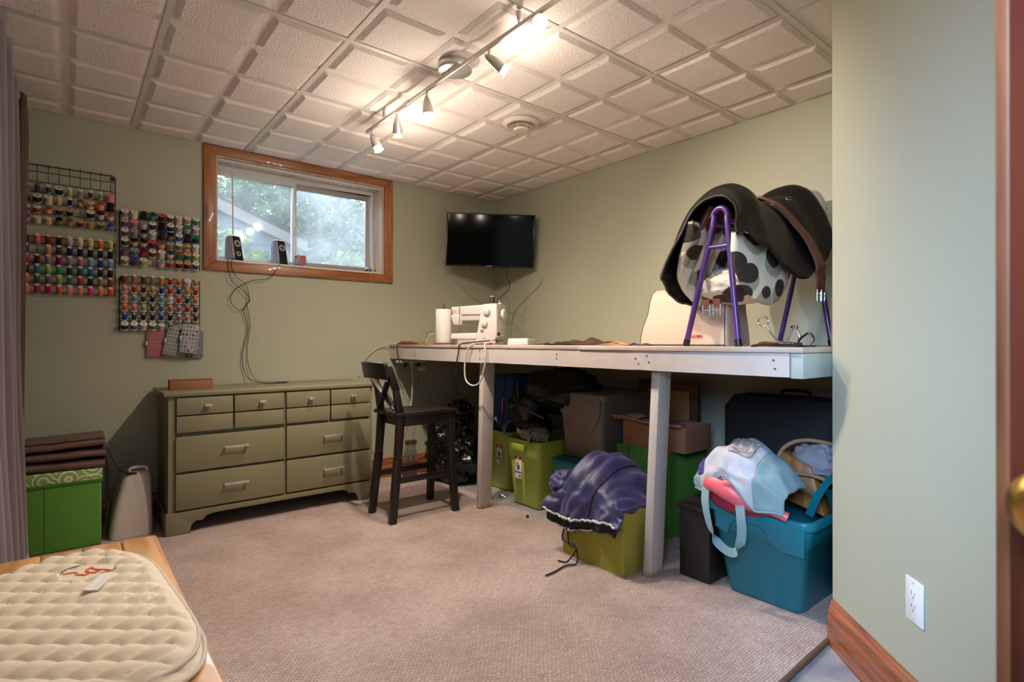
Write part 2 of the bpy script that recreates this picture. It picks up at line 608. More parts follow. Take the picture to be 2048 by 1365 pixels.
MB().box(WX1 - J, WX1, 0.0, 0.236, WZ0, WZ1).build('jamb_board', W_jamb, win)
MB().box(WX0 + J, WX1 - J, 0.0, 0.236, WZ1 - J, WZ1).build('jamb_board', W_jamb, win)
M_sill = mat('white_gloss_sill', (214, 214, 214), 0.3)
MB().box(WX0 + J, WX1 - J, 0.0, 0.236, WZ0, WZ0 + J).build('sill_board', M_sill, win)
M_vinyl = mat('white_window_vinyl', (212, 214, 216), 0.35)
M_vinyl2 = mat('taupe_sash_vinyl', (176, 164, 158), 0.4)
fx0, fx1, fz0, fz1 = WX0 + J, WX1 - J, WZ0 + J, WZ1 - J
mb = MB()
mb.box(fx0, fx1, 0.155, 0.235, fz1 - 0.030, fz1).box(fx0, fx1, 0.155, 0.235, fz0, fz0 + 0.022)
mb.box(fx0, fx0 + 0.022, 0.155, 0.235, fz0 + .022, fz1 - .030).box(fx1 - 0.022, fx1, 0.155, 0.235, fz0 + .022, fz1 - .030)
mb.build('frame', M_vinyl, win, bevel=0.002)
def glass(name, haze, body='Translucent', ior=1.35, tint=(0.96, 0.98, 0.98, 1)):
    m = bpy.data.materials.new(name)
    m.use_nodes = True
    nt = m.node_tree
    nt.nodes.remove(nt.nodes['Principled BSDF'])
    out = nt.nodes['Material Output']
    tr = nt.nodes.new('ShaderNodeBsdfTransparent')
    tr.inputs[0].default_value = tint
    df = nt.nodes.new('ShaderNodeBsdf' + body)
    df.inputs[0].default_value = (0.9, 0.93, 0.95, 1)
    tcn = nt.nodes.new('ShaderNodeTexCoord')
    nz_ = nt.nodes.new('ShaderNodeTexNoise')
    nz_.inputs['Scale'].default_value = 3.5
    nz_.inputs['Detail'].default_value = 7
    nt.links.new(tcn.outputs['Object'], nz_.inputs['Vector'])
    rp_ = nt.nodes.new('ShaderNodeMapRange')
    rp_.inputs[1].default_value = 0.3; rp_.inputs[2].default_value = 0.75
    rp_.inputs[3].default_value = haze * 0.45; rp_.inputs[4].default_value = haze * 1.5
    nt.links.new(nz_.outputs['Fac'], rp_.inputs[0])
    mx = nt.nodes.new('ShaderNodeMixShader')
    nt.links.new(rp_.outputs[0], mx.inputs[0])
    nt.links.new(tr.outputs[0], mx.inputs[1]); nt.links.new(df.outputs[0], mx.inputs[2])
    gl = nt.nodes.new('ShaderNodeBsdfGlossy'); gl.inputs['Roughness'].default_value = 0.05
    fr = nt.nodes.new('ShaderNodeFresnel'); fr.inputs[0].default_value = ior
    mx2 = nt.nodes.new('ShaderNodeMixShader')
    nt.links.new(fr.outputs[0], mx2.inputs[0])
    nt.links.new(mx.outputs[0], mx2.inputs[1]); nt.links.new(gl.outputs[0], mx2.inputs[2])
    nt.links.new(mx2.outputs[0], out.inputs['Surface'])
    return m
def sash(x0, x1, y0, y1, m_, gm, st):
    z0, z1 = fz0 + 0.02, fz1 - 0.028
    mb = MB()
    mb.box(x0, x1, y0, y1, z1 - 0.034, z1).box(x0, x1, y0, y1, z0, z0 + st)
    mb.box(x0, x0 + st, y0, y1, z0 + st, z1 - 0.034).box(x1 - st, x1, y0, y1, z0 + st, z1 - 0.034)
    s = mb.build('sash', m_, win, bevel=0.0015)
    MB().box(x0 + st - .002, x1 - st + .002, (y0 + y1) / 2 - .002, (y0 + y1) / 2 + .002, z0 + st - .002, z1 - 0.032).build('pane', gm, s)
    return s
xm = -1.700
s1 = sash(fx0 + 0.012, xm + 0.018, 0.165, 0.190, M_vinyl, glass('clear_window_glass', 0.07), 0.020)
s2 = sash(xm - 0.004, fx1 - 0.012, 0.196, 0.222, M_vinyl2, glass('hazy_window_glass', 0.115), 0.034)
MB().box(xm - 0.006, xm + 0.008, 0.150, 0.166, 1.80, 1.86).build('latch', M_white, s1, bevel=0.003)
# blind head rail and hanging wand and cords
MB().box(fx0 + .002, fx1 - .002, 0.006, 0.030, fz1 - 0.014, fz1 - 0.002).build('blind_rail', M_white, win, bevel=0.002)
wd = MB().tube([(-2.128, 0.045, fz1 - .004), (-2.124, 0.045, 1.737)], 0.0042, 8).build('blind_wand', M_white, smooth=True)
tag(wd, 'white plastic blind wand hanging down at left of window', 'blind wand')
cd = MB().tube(bez([(-1.20, 0.022, fz1 - .004), (-1.196, -0.008, 1.9), (-1.195, -0.026, 1.54), (-1.197, -0.028, 1.33)], 20), 0.0010, 6).build('blind_string', mat('pale_cord', (200, 196, 186), 0.8), smooth=True)
tag(cd, 'thin pale blind cord hanging past the right end of window sill', 'cord')

# ---- outdoors
M_siding = mat('pale_blue_grey_siding', (138, 150, 172), 0.8, var=0.04, vscale=2)
M_fascia = mat('pale_roof_edge_board', (178, 172, 174), 0.8)
M_roof = mat('grey_shingle_roof', (96, 96, 104), 0.9, var=0.15, vscale=9)
ground = structure(MB().box(-12, 14, 0.26, 30, 1.30, 1.42).build('ground_outside', mat('garden_soil_and_grass', (92, 112, 66), 0.95, rgb2=(60, 66, 40), vscale=3)))
hs = thing('neighbour_house', 'pale blue grey house gable with sloping roof edge outside the window', 'house', (-3.2, 7.0, 1.42))
mb = MB()
RL = lambda x: 3.58 - 0.381 * (x + 0.93)
mb.prism([(-4.2, 1.42), (0.50, 1.42), (0.50, RL(0.50) - .2), (-4.2, RL(-4.2) - .2)], lambda a, b_, t: (a, t, b_), 7.0, 9.5)
mb.build('wall', M_siding, hs, world=True)
for k in range(9):
    z = 1.60 + k * 0.25
    x1 = min(0.495, (3.33 - z) / 0.381 - 0.93)
    MB().box(-4.19, x1, 6.985, 7.002, z, z + 0.02).build('siding_board', M_siding, hs, world=True)
xa, xb_ = -4.3, 0.66
MB().hexa([(xa, 6.85, RL(xa) - .20), (xb_, 6.85, RL(xb_) - .20), (xb_, 6.98, RL(xb_) - .20), (xa, 6.98, RL(xa) - .20), (xa, 6.85, RL(xa)), (xb_, 6.85, RL(xb_)), (xb_, 6.98, RL(xb_)), (xa, 6.98, RL(xa))]).build('roof_edge', M_fascia, hs, world=True)
MB().hexa([(x, y, RL(x) + dz) for dz in (0.001, 0.05) for x, y in ((xa, 6.84), (xb_, 6.84), (xb_, 9.7), (xa, 9.7))]).build('roof', M_roof, hs, world=True)
def leafy(name, label, cat, base, rad, hgt, nl, ls, seed, m_, trunk=True, group=None):
    rnd = random.Random(seed)
    t = thing(name, label, cat, base, 0, group)
    mb = MB()
    for _ in range(nl):
        while True:
            p = Vector((rnd.uniform(-1, 1), rnd.uniform(-1, 1), rnd.uniform(-1, 1)))
            if p.length < 1:
                break
        if p.length > 1e-3:
            p = p.normalized() * (p.length ** 0.5)
        n_ = noise.noise(p * 2.2 + Vector((seed, 0, 0)))
        p *= 0.85 + 0.5 * n_
        c = Vector((p.x * rad, p.y * rad, hgt + p.z * hgt * 0.95))
        if c.z < 0.02:
            continue
        a = Vector((rnd.gauss(0, 1), rnd.gauss(0, 1), rnd.gauss(-.3, 1))).normalized()
        s_ = a.orthogonal().normalized()
        s_.rotate(Matrix.Rotation(rnd.uniform(0, 6.28), 3, a))
        l_ = ls * rnd.uniform(.6, 1.3)
        k_ = a.cross(s_) * l_ * 0.12
        mb.add([c - a * l_ * .5, c + s_ * l_ * .28 + k_, c + a * l_ * .5, c - s_ * l_ * .28 + k_], [(0, 1, 2, 3)])
    mb.build('foliage', m_, t, props={'kind': 'stuff'})
    if trunk:
        MB().cyl((0, 0, -0.02), (0, 0, hgt), rad * 0.06, rad * 0.03, 8).build('trunk', mat('grey_bark', (92, 80, 68), 0.9), t)
    return t
M_leafA = mat('deep_green_leaves', (126, 158, 108), 0.6, var=0.35, vscale=2.0)
M_leafB = mat('pale_green_leaves', (152, 178, 112), 0.55, var=0.3, vscale=4.0)
leafy('tree', 'tall deep green tree behind the neighbour gable seen through the left pane', 'tree', (1.6, 13.4, 1.42), 2.6, 2.7, 6000, 0.28, 3, M_leafA)
leafy('tree', 'tall tree at far left behind the roof seen through the left pane', 'tree', (-2.9, 13.6, 1.42), 2.1, 3.3, 5000, 0.30, 5, M_leafA)
leafy('tree', 'rounded leafy tree seen through the hazy right pane', 'tree', (2.95, 9.4, 1.42), 1.45, 1.75, 4600, 0.20, 9, M_leafA)
leafy('tree', 'far tree filling the gap at the right edge of window', 'tree', (6.6, 13.6, 1.42), 2.2, 2.6, 4200, 0.28, 12, M_leafA)
leafy('shrub', 'pale green leafy shrub outside at the left end of the window', 'shrub', (-1.92, 1.55, 1.42), 0.30, 0.34, 520, 0.17, 21, M_leafB, False)
leafy('shrub', 'feathery green plant outside between the two window speakers', 'shrub', (-1.36, 2.0, 1.42), 0.30, 0.30, 520, 0.12, 23, M_leafB, False)
leafy('shrub', 'broad leaved green plant outside at the lower right window corner', 'shrub', (-0.80, 1.25, 1.42), 0.36, 0.24, 300, 0.17, 27, M_leafB, False)

# ---- door standing open at the right edge of the picture
E0 = Vector((-2.303, -3.777, 0))
hd = math.radians(246.0)
dd = Vector((math.cos(hd), math.sin(hd), 0)); dn = Vector((-abs(dd.y), -dd.x * 1, 0)); dn = Vector((dd.y, -dd.x, 0))
if dn.dot(Vector((-2.97, -3.89, 0)) - E0) < 0:
    dn = -dn
door = thing('door_1', 'x', 'door', E0)
del door['category']
structure(door)
door['label'] = 'reddish brown wooden door standing open at the right edge'
M_door = wood('dark_red_brown_door_veneer', (44, 11, 5), (66, 22, 9), 'Z', 0.35, 0.7, coat=0.3)
M_dedge = wood('lighter_door_edge_wood', (62, 30, 14), (94, 52, 28), 'Z', 0.4, 1.0)
def slab(l0, l1, t0, t1, z0, z1):
    return MB().hexa([E0 + dd * l + dn * t + Vector((0, 0, z)) for z in (z0, z1) for l, t in ((l0, t0), (l1, t0), (l1, t1), (l0, t1))])
slab(0.012, 0.76, -0.035, 0, 0.002, 2.03).build('panel', M_door, door, world=True)
slab(0.0, 0.012, -0.035, 0.001, 0.002, 2.03).build('edge_strip', M_dedge, door, world=True, bevel=0.002)
kc = E0 + dd * 0.073 + Vector((0, 0, 0.905))
M_brass = mat('aged_brass', (212, 170, 88), 0.3, 1.0)
kn = MB().lathe([(0.0, 0.0), (0.031, 0.001), (0.031, 0.006), (0.012, 0.012), (0.011, 0.026), (0.024, 0.032), (0.031, 0.044), (0.029, 0.056), (0.016, 0.063), (0.0, 0.064)], 28, kc, dn).build('knob', M_brass, door, world=True, smooth=True)

# ---- wall outlet on the slanted wall
oc = P0 + DP * 0.4615 + Vector((0, 0, 0.348))
ol = thing('wall_outlet', 'white duplex wall outlet low on the slanted wall', 'outlet', oc)
M_ow = mat('white_outlet_plastic', (226, 224, 226), 0.35)
def onp(l, z, t):
    return oc + DP * l + Vector((0, 0, z)) + NP * t
def pbox(l0, l1, z0, z1, t0, t1):
    return MB().hexa([onp(l, z, t) for z in (z0, z1) for l, t in ((l0, t0), (l1, t0), (l1, t1), (l0, t1))])
pbox(-.036, .036, -.0575, .0575, 0.0004, 0.006).build('cover_plate', M_ow, ol, world=True, bevel=0.002)
pbox(-.017, .017, -.034, .034, 0.0055, 0.0072).build('receptacle', M_ow, ol, world=True, bevel=0.0008)
for zc in (0.017, -0.017):
    pbox(-.008, -.006, zc, zc + .009, 0.0071, 0.0075).build('slot', M_black, ol, world=True)
    pbox(.006, .008, zc, zc + .008, 0.0071, 0.0075).build('slot', M_black, ol, world=True)
    MB().cyl(onp(0, zc - .007, .0070), onp(0, zc - .007, .0075), 0.0024, n=10).build('ground_hole', M_black, ol, world=True)
for zc in (.048, -.048):
    MB().cyl(onp(0, zc, .0058), onp(0, zc, .0066), 0.0028, n=10).build('screw', M_steel, ol, world=True)
# ================================================================== CEILING FIXTURES
RX, RZ = -1.655, 2.22
tl = thing('track_light', 'brushed nickel track light with five bullet spot heads on the ceiling', 'track light', (RX, -1.83, CEIL))
MB().beam((RX, -0.965, RZ), (RX, -1.44, RZ + .002), 0.012, 0.018).build('rail', M_steel, tl, world=True, bevel=0.003)
MB().beam((RX, -1.44, RZ + .002), (RX + .004, -2.80, RZ), 0.012, 0.018).build('rail', M_steel, tl, world=True, bevel=0.003)
MB().beam((RX, -1.41, RZ + .002), (RX, -1.47, RZ + .002), 0.016, 0.022).build('rail_joint', M_steel, tl, world=True, bevel=0.003)
MB().lathe([(0, 0), (0.072, 0), (0.076, -0.004), (0.076, -0.030), (0.070, -0.034), (0, -0.034)], 36, (RX + 0.03, -1.83, CEIL - .013)).build('canopy', M_steel, tl, world=True, smooth=True)
MB().cyl((RX + .003, -1.83, CEIL - 0.047), (RX + .003, -1.83, RZ + .008), 0.010, n=14).build('stem', M_steel, tl, world=True, smooth=True)
for y in (-1.187, -2.31):
    MB().lathe([(0, 0), (0.011, 0), (0.007, -0.028), (0.004, -0.034), (0.004, -0.046), (0, -0.046)], 14, (RX, y, CEIL - .0135)).build('support', M_steel, tl, world=True, smooth=True)
M_bulb = mat('glowing_halogen_lens', (255, 246, 226), 0.3, emit=((255, 238, 205), 12.0))
M_bulb_dim = mat('frosted_halogen_glass', (226, 214, 196), 0.3, emit=((255, 236, 205), 0.8))
M_bglass = mat('bright_halogen_glass_rim', (255, 250, 240), 0.2, emit=((255, 240, 212), 3.0))
WARM = (1.0, 0.845, 0.695)
heads = [  # y on the rail, aim, lit, watts
    (-1.045, (0.34, -0.26, -0.90), True, 34),
    (-1.335, (0.22, 0.30, -0.95), False, 14),
    (-1.635, (0.10, -0.02, -1.0), True, 56),
    (-2.125, (0.78, -0.34, -0.52), True, 48),
    (-2.430, (-0.60, -0.66, -0.46), True, 34)]
for i, (y, aim, lit, watts) in enumerate(heads):
    a = Vector(aim).normalized()
    top = Vector((RX, y, RZ - 0.009))
    piv = top + Vector((0, 0, -0.038))
    hd_ = MB().lathe([(0.0, -0.034), (0.006, -0.030), (0.015, -0.012), (0.021, 0.012), (0.0245, 0.036), (0.0255, 0.052), (0.0225, 0.052), (0.018, 0.040), (0, 0.040)], 24, piv + a * 0.012, a).build('spot_head', M_steel, tl, world=True, smooth=True)
    MB().beam(top, piv + Vector((0, 0, -0.004)), 0.008, 0.012, (0, 1, 0)).build('swivel_arm', M_steel, hd_, world=True, bevel=0.001)
    lens = piv + a * 0.058
    MB().lathe([(0.0, 0.0), (0.016, 0.0), (0.019, 0.008), (0.0245, 0.026), (0.026, 0.028), (0.0, 0.022)], 24, lens, a).build('bulb', M_bulb if lit else M_bulb_dim, hd_, world=True, smooth=True)
    la = Vector((-0.74, -0.22, -0.64)).normalized() if i == 4 else a
    sp = add_light('spot_lamp', 'SPOT', lens + a * 0.045, la, watts, WARM, spot_size=math.radians((150, 150, 150, 100, 96)[i]), spot_blend=0.9, shadow_soft_size=0.022)
    sp.parent = tl
    sp.matrix_parent_inverse = Matrix.Translation(-Vector((RX, -1.83, CEIL)))
    if lit or True:
        pt = add_light('halogen_spill', 'POINT', lens + a * 0.040 + Vector((0, 0, -0.01)), (0, 0, -1), (5.0, 2.2, 5.0, 3.0, 0.5)[i], WARM, shadow_soft_size=0.02)
        pt.parent = tl
        pt.matrix_parent_inverse = Matrix.Translation(-Vector((RX, -1.83, CEIL)))

vt = thing('air_diffuser', 'round white ceiling air diffuser near the track light', 'air vent', (-0.975, -1.515, CEIL - .013))
M_vent = mat('cream_vent_enamel', (224, 212, 198), 0.4)
MB().lathe([(0.080, -0.002), (0.102, 0.0), (0.106, -0.003), (0.098, -0.012), (0.082, -0.018), (0.078, -0.014)], 40).build('outer_ring', M_vent, vt, smooth=True)
MB().lathe([(0.0, -0.001), (0.080, -0.001), (0.080, -0.003), (0.0, -0.003)], 32).build('dark_throat', mat('brown_duct_interior', (96, 72, 48), 0.6), vt, smooth=True)
MB().lathe([(0.052, -0.018), (0.064, -0.026), (0.066, -0.029), (0.052, -0.024)], 32).build('middle_ring', M_vent, vt, smooth=True)
MB().lathe([(0.0, -0.034), (0.040, -0.034), (0.044, -0.038), (0.040, -0.046), (0.0, -0.048)], 32).build('center_disc', M_vent, vt, smooth=True)
for a in range(4):
    t = a * math.pi / 2 + .4
    MB().cyl((0.035 * math.cos(t), 0.035 * math.sin(t), -0.003), (0.035 * math.cos(t), 0.035 * math.sin(t), -0.031), 0.004, n=8).build('post', M_vent, vt)

# ================================================================== THREAD RACKS AND SPOOLS
PAL = {
 'dark red': (88, 14, 18), 'coral': (240, 100, 82), 'brick red': (138, 34, 24), 'dark purple': (44, 22, 58), 'pale lilac': (206, 190, 206), 'cream': (236, 214, 182),
 'sand yellow': (232, 200, 128), 'orange': (232, 112, 44), 'lime yellow': (208, 200, 84), 'purple': (92, 36, 92), 'salmon': (238, 142, 112), 'charcoal': (66, 56, 60), 'navy': (24, 28, 84),
 'black': (16, 14, 16), 'dark navy': (20, 26, 48), 'red': (206, 24, 26), 'mauve': (172, 118, 146), 'magenta': (160, 24, 92), 'lavender': (158, 136, 172), 'rose pink': (220, 104, 142),
 'sky blue': (108, 170, 206), 'royal blue': (36, 60, 152), 'light blue': (136, 164, 216), 'dark olive': (34, 34, 22), 'teal blue': (42, 128, 158), 'lime green': (150, 206, 100), 'green': (40, 152, 72),
 'dark green': (16, 76, 40), 'steel teal': (38, 86, 110), 'blue': (30, 104, 176), 'dark brown': (60, 32, 20), 'maroon brown': (56, 20, 16), 'slate grey': (78, 90, 98), 'grey mauve': (116, 98, 110),
 'light green': (140, 188, 92), 'teal': (18, 122, 120), 'rust': (166, 62, 26), 'tan': (164, 128, 98), 'rust brown': (150, 64, 34), 'coral pink': (248, 124, 108), 'crimson': (190, 30, 66),
 'raspberry': (184, 16, 84), 'orange red': (242, 78, 50), 'pink': (240, 140, 160), 'hot pink': (226, 70, 128), 'taupe': (150, 128, 116), 'white': (226, 218, 214), 'brown': (104, 50, 28),
 'pale pink': (226, 196, 192), 'gold': (206, 148, 62), 'pale grey': (176, 174, 186), 'pale blue': (178, 190, 222), 'plum': (92, 68, 76), 'grey': (116, 108, 108), 'beige': (206, 180, 156),
 'peach': (236, 172, 134), 'wood': (196, 138, 88), 'dusty rose': (184, 138, 126), 'olive': (128, 136, 66), 'deep green': (12, 100, 76), 'yellow': (226, 196, 104), 'olive brown': (98, 66, 30),
 'pale peach': (226, 190, 172), 'steel blue': (74, 116, 156), 'violet': (82, 66, 122), 'striped': (70, 66, 70), 'dark teal': (14, 70, 92)}
def thread_mat(c):
    return mat('thread_' + c.replace(' ', '_'), PAL[c], 0.62, bump=0.35, bscale=420, var=0.10, vscale=90, stretch=(.15, .15, 1))
CAPS = {'white': (224, 220, 214), 'black': (14, 14, 14), 'wood': (206, 156, 112), 'green': (26, 140, 62), 'red': (204, 60, 46), 'blue': (32, 70, 190), 'clear': (196, 196, 186), 'cream': (232, 214, 186),
        'pink': (236, 140, 150), 'navy': (34, 40, 104), 'grey': (150, 152, 152), 'teal': (16, 120, 112), 'brown': (130, 84, 56), 'yellow': (226, 196, 110)}
def cap_mat(c):
    return mat('spool_' + c + '_plastic', CAPS[c], 0.45)
SP = {}
def spool_meshes(kind):
    if kind in SP:
        return SP[kind]
    if kind == 'cone':       # tall cone-wound spool with a hollow white tube
        th = MB().lathe([(0.0045, 0.002), (0.0112, 0.002), (0.0118, 0.006), (0.0118, 0.044), (0.0105, 0.049), (0.0045, 0.051)], 16)
        co = MB().lathe([(0.0030, 0.0), (0.0108, 0.0), (0.0108, 0.0018), (0.0042, 0.0018), (0.0042, 0.0505), (0.0085, 0.0505), (0.0085, 0.0522), (0.0030, 0.0522), (0.0030, 0.048)], 16)
    elif kind == 'flange':   # slim embroidery reel on a clear base flange
        th = MB().lathe([(0.004, 0.003), (0.0098, 0.003), (0.0108, 0.008), (0.0098, 0.016), (0.0098, 0.022), (0.0112, 0.030), (0.0112, 0.036), (0.009, 0.0405), (0.004, 0.041)], 16)
        co = MB().lathe([(0.003, 0.0), (0.0165, 0.0), (0.0168, 0.0012), (0.0165, 0.0026), (0.0036, 0.0028), (0.0036, 0.041), (0.0062, 0.041), (0.0062, 0.0425), (0.003, 0.0425)], 16)
    elif kind == 'wide':     # wide spool with printed end caps
        th = MB().lathe([(0.006, 0.003), (0.0142, 0.003), (0.0145, 0.005), (0.0145, 0.029), (0.0140, 0.031), (0.006, 0.031)], 18)
        co = MB().lathe([(0.003, 0.0), (0.0165, 0.0), (0.0168, 0.0015), (0.0160, 0.0028), (0.005, 0.003), (0.005, 0.031), (0.0162, 0.0315), (0.0168, 0.033), (0.0165, 0.0345), (0.003, 0.0345), (0.003, 0.030)], 18)
    elif kind == 'slim':     # slim spool with small caps
        th = MB().lathe([(0.004, 0.004), (0.0085, 0.004), (0.0088, 0.006), (0.0088, 0.034), (0.004, 0.036)], 16)
        co = MB().lathe([(0.003, 0.0), (0.0092, 0.0), (0.0096, 0.002), (0.0092, 0.0038), (0.004, 0.004), (0.004, 0.036), (0.0094, 0.0365), (0.0098, 0.0395), (0.0092, 0.0415), (0.003, 0.0415)], 16)
    elif kind == 'short':    # short wooden-ended spool
        th = MB().lathe([(0.004, 0.003), (0.0112, 0.003), (0.0114, 0.005), (0.0114, 0.022), (0.004, 0.023)], 16)
        co = MB().lathe([(0.003, 0.0), (0.0120, 0.0), (0.0122, 0.0015), (0.0118, 0.0028), (0.004, 0.003), (0.004, 0.023), (0.0116, 0.0235), (0.0122, 0.0255), (0.0116, 0.0275), (0.003, 0.0275)], 16)
    else:                    # 'bare': an almost empty wooden spool
        th = MB().lathe([(0.004, 0.008), (0.0072, 0.008), (0.0072, 0.022), (0.004, 0.022)], 16)
        co = MB().lathe([(0.003, 0.0), (0.0135, 0.0), (0.0138, 0.003), (0.0062, 0.008), (0.0062, 0.023), (0.0138, 0.028), (0.0135, 0.031), (0.003, 0.031)], 16)
    out = []
    for mb, nm in ((th, 'thread'), (co, 'spool_core')):
        o = mb.build(nm, thread_mat('black'), smooth=True)
        out.append(o.data)
        bpy.data.objects.remove(o)
    SP[kind] = out
    return out
peg_mesh = None
def rack(label, x0, x1, ztop, drop, rows, where, group):
    """wire wall rack: frame, seven cross wires, nine pegs on each of six wires, spools standing on the pegs"""
    global peg_mesh
    t = thing('thread_rack', label, 'thread rack', (x0, 0, ztop))
    yw = -0.014
    zb = ztop - 0.036 - 5 * drop
    path = [(x0, yw, zb - .010), (x0, yw, ztop - 0.012), (x0 + 0.004, yw, ztop - .004), (x0 + 0.012, yw, ztop), (x1 - .012, yw, ztop), (x1 - .004, yw, ztop - .004), (x1, yw, ztop - .012), (x1, yw, zb - .010)]
    MB().tube(path, 0.0026, 8).build('frame', M_blackm, t, world=True, smooth=True)
    for xx, s in ((x0, 1), (x1, -1)):
        MB().box(xx + s * .003, xx + s * .019, -0.010, -0.0006, ztop - .024, ztop - .006).build('bracket', M_blackm, t, world=True, bevel=0.002)
        MB().box(xx - .003, xx + .003, -0.014, -0.0006, zb + .002, zb + .008).build('bracket', M_blackm, t, world=True)
    ax = Vector((0, -math.sqrt(.5), math.sqrt(.5)))
    xs = [x0 + 0.0235 + k * (x1 - x0 - 0.047) / 8 for k in range(9)]
    for r in range(6):
        z = ztop - 0.036 - r * drop
        MB().tube([(x0, yw, z), (x1, yw, z)], 0.0017, 6).build('cross_wire', M_blackm, t, world=True, smooth=True)
        for k in range(9):
            if peg_mesh is None:
                o = MB().tube([(0, 0, 0), (0, 0, 0.052)], 0.0014, 6).build('peg', M_blackm, t, smooth=True)
                peg_mesh = o.data
            else:
                o = bpy.data.objects.new('peg', peg_mesh)
                COL.objects.link(o)
                o.parent = t
            o.location = Vector((xs[k], yw, z)) - Vector((x0, 0, ztop))
            o.rotation_euler = (math.radians(45), 0, 0)
            e = rows[r][k] if r < len(rows) and rows[r] else None
            if not e:
                continue
            col, cap, kind = e
            tm, cm = spool_meshes(kind)
            so = bpy.data.objects.new('thread_spool', tm)
            COL.objects.link(so)
            so.location = Vector((xs[k], yw - .001, z)) + ax * 0.0035
            so.rotation_euler = (math.radians(45), 0, 0)
            so.scale = {'cone': (1.1, 1.1, 1.02), 'flange': (1.16, 1.16, 1.04), 'wide': (1.14, 1.14, 1.14), 'slim': (1.12, 1.12, 1.1), 'short': (1.3, 1.3, 1.25), 'bare': (1.2, 1.2, 1.2)}[kind]
            so.material_slots[0].link = 'OBJECT'
            so.material_slots[0].material = thread_mat(col)
            rowname = ['top', 'second', 'third', 'fourth', 'fifth', 'bottom'][r]
            tag(so, '%s thread spool, %s in the %s row of the %s' % (col, ORD[k], rowname, where), 'thread spool', group)
            co = bpy.data.objects.new('spool_core', cm)
            COL.objects.link(co)
            co.parent = so
            co.material_slots[0].link = 'OBJECT'
            co.material_slots[0].material = cap_mat(cap)
    return t
def R(kind, cap, names):
    out = []
    for n_ in names.split(','):
        n_ = n_.strip()
        if n_ == '-':
            out.append(None)
            continue
        p = n_.split('/')
        out.append((p[0], p[1] if len(p) > 1 else cap, p[2] if len(p) > 2 else kind))
    return out
rack1 = [None, None,
 R('slim', 'white', 'slate grey, charcoal/green, charcoal, black/white/wide, yellow, dusty rose, striped, light green, pink/pink/wide'),
 R('short', 'wood', 'black/brown, black/cream/wide, beige/cream/wide, pale pink/cream/slim, black/white/slim, yellow/brown/bare, wood/yellow/bare, peach/red/wide, black/black/wide'),
 R('short', 'wood', 'red/white, rust/white, peach/red, navy/wood, black/wood, -, black/cream/wide, pale lilac/black/wide, white/red'),
 R('short', 'wood', 'pink/blue, pale pink/cream, yellow/cream, olive/black, dusty rose/brown, dark red/wood, gold/wood, deep green/wood, lavender/blue')]
rack2 = [
 R('cone', 'white', 'dark red, coral, brick red, dark purple, pale lilac, cream, sand yellow, orange, lime yellow'),
 R('cone', 'white', 'purple, -, salmon, charcoal, navy, black, black, dark navy, black'),
 R('cone', 'white', 'red, dark red, mauve, magenta, lavender, rose pink, sky blue, royal blue, light blue'),
 R('cone', 'white', 'dark olive, teal blue, lime green, green, dark green, steel teal, blue, dark brown, maroon brown'),
 R('cone', 'white', 'coral, slate grey, grey mauve, light green, teal, rust, black, tan, rust brown'),
 R('cone', 'white', 'coral pink, crimson, raspberry, orange red, pink, salmon, hot pink, salmon, orange red')]
rack3 = [
 R('wide', 'white', 'taupe, white/cream, black/black, green/navy, dark navy/red, brown, pale pink/cream, gold, teal'),
 R('wide', 'white', 'violet/wood, taupe/pink, pale pink/grey, navy, black/black, navy, pale grey, pale grey/teal, pale grey'),
 R('wide', 'white', 'plum, taupe/grey, pale grey/black, pale blue/cream, dark red/navy, grey/black, blue/white, navy/black, navy/teal'),
 R('wide', 'white', 'dark green/cream, beige/black, peach/black, navy/red, peach/brown, taupe/grey, grey mauve, wood/wood/bare, cream'),
 R('wide', 'white', 'grey mauve/brown, steel blue/grey, red/navy, brown, pale peach, cream/navy, teal/brown, deep green/wood, light green/cream'),
 R('wide', 'white', 'taupe, brown/blue, light green/cream, -, pale pink/grey, red/grey, dark brown/wood, dark brown/wood, violet/cream')]
rack4 = [
 R('flange', 'clear', 'rust brown/white/cone, tan/white/cone, olive brown/white/cone, tan/white/cone, gold/white/cone, crimson, orange, pale pink/white/wide, gold'),
 R('flange', 'clear', 'pink, red, dark red, gold, royal blue, red, royal blue, gold, red'),
 R('flange', 'clear', 'pink, sky blue, brown, black, sky blue, white, red, dark green, gold'),
 R('flange', 'clear', 'coral, salmon, lime green, olive brown, teal blue, coral, mauve, red, purple'),
 R('flange', 'clear', 'royal blue, dark teal, black, dark navy, royal blue, black, lavender, pink, dark red'),
 R('wide', 'white', 'black, steel blue, pale pink, green, pale lilac/white/short, grey mauve/clear/flange, -, -, -')]
rack('black wire thread rack, upper one beside the curtain, its top pegs empty', -3.158, -2.752, 1.983, 0.0545, rack1, 'upper rack beside the curtain', 'spools on the upper left rack')
rack('black wire thread rack, lower one beside the curtain, full of tall cones', -3.158, -2.752, 1.600, 0.0530, rack2, 'lower rack beside the curtain', 'spools on the lower left rack')
rack('black wire thread rack nearest the window, packed with wide capped spools', -2.732, -2.326, 1.795, 0.0545, rack3, 'upper rack by the window', 'spools on the upper right rack')
rack('black wire thread rack below the window corner with plastic cases under it', -2.732, -2.326, 1.415, 0.0535, rack4, 'lower rack by the window', 'spools on the lower right rack')

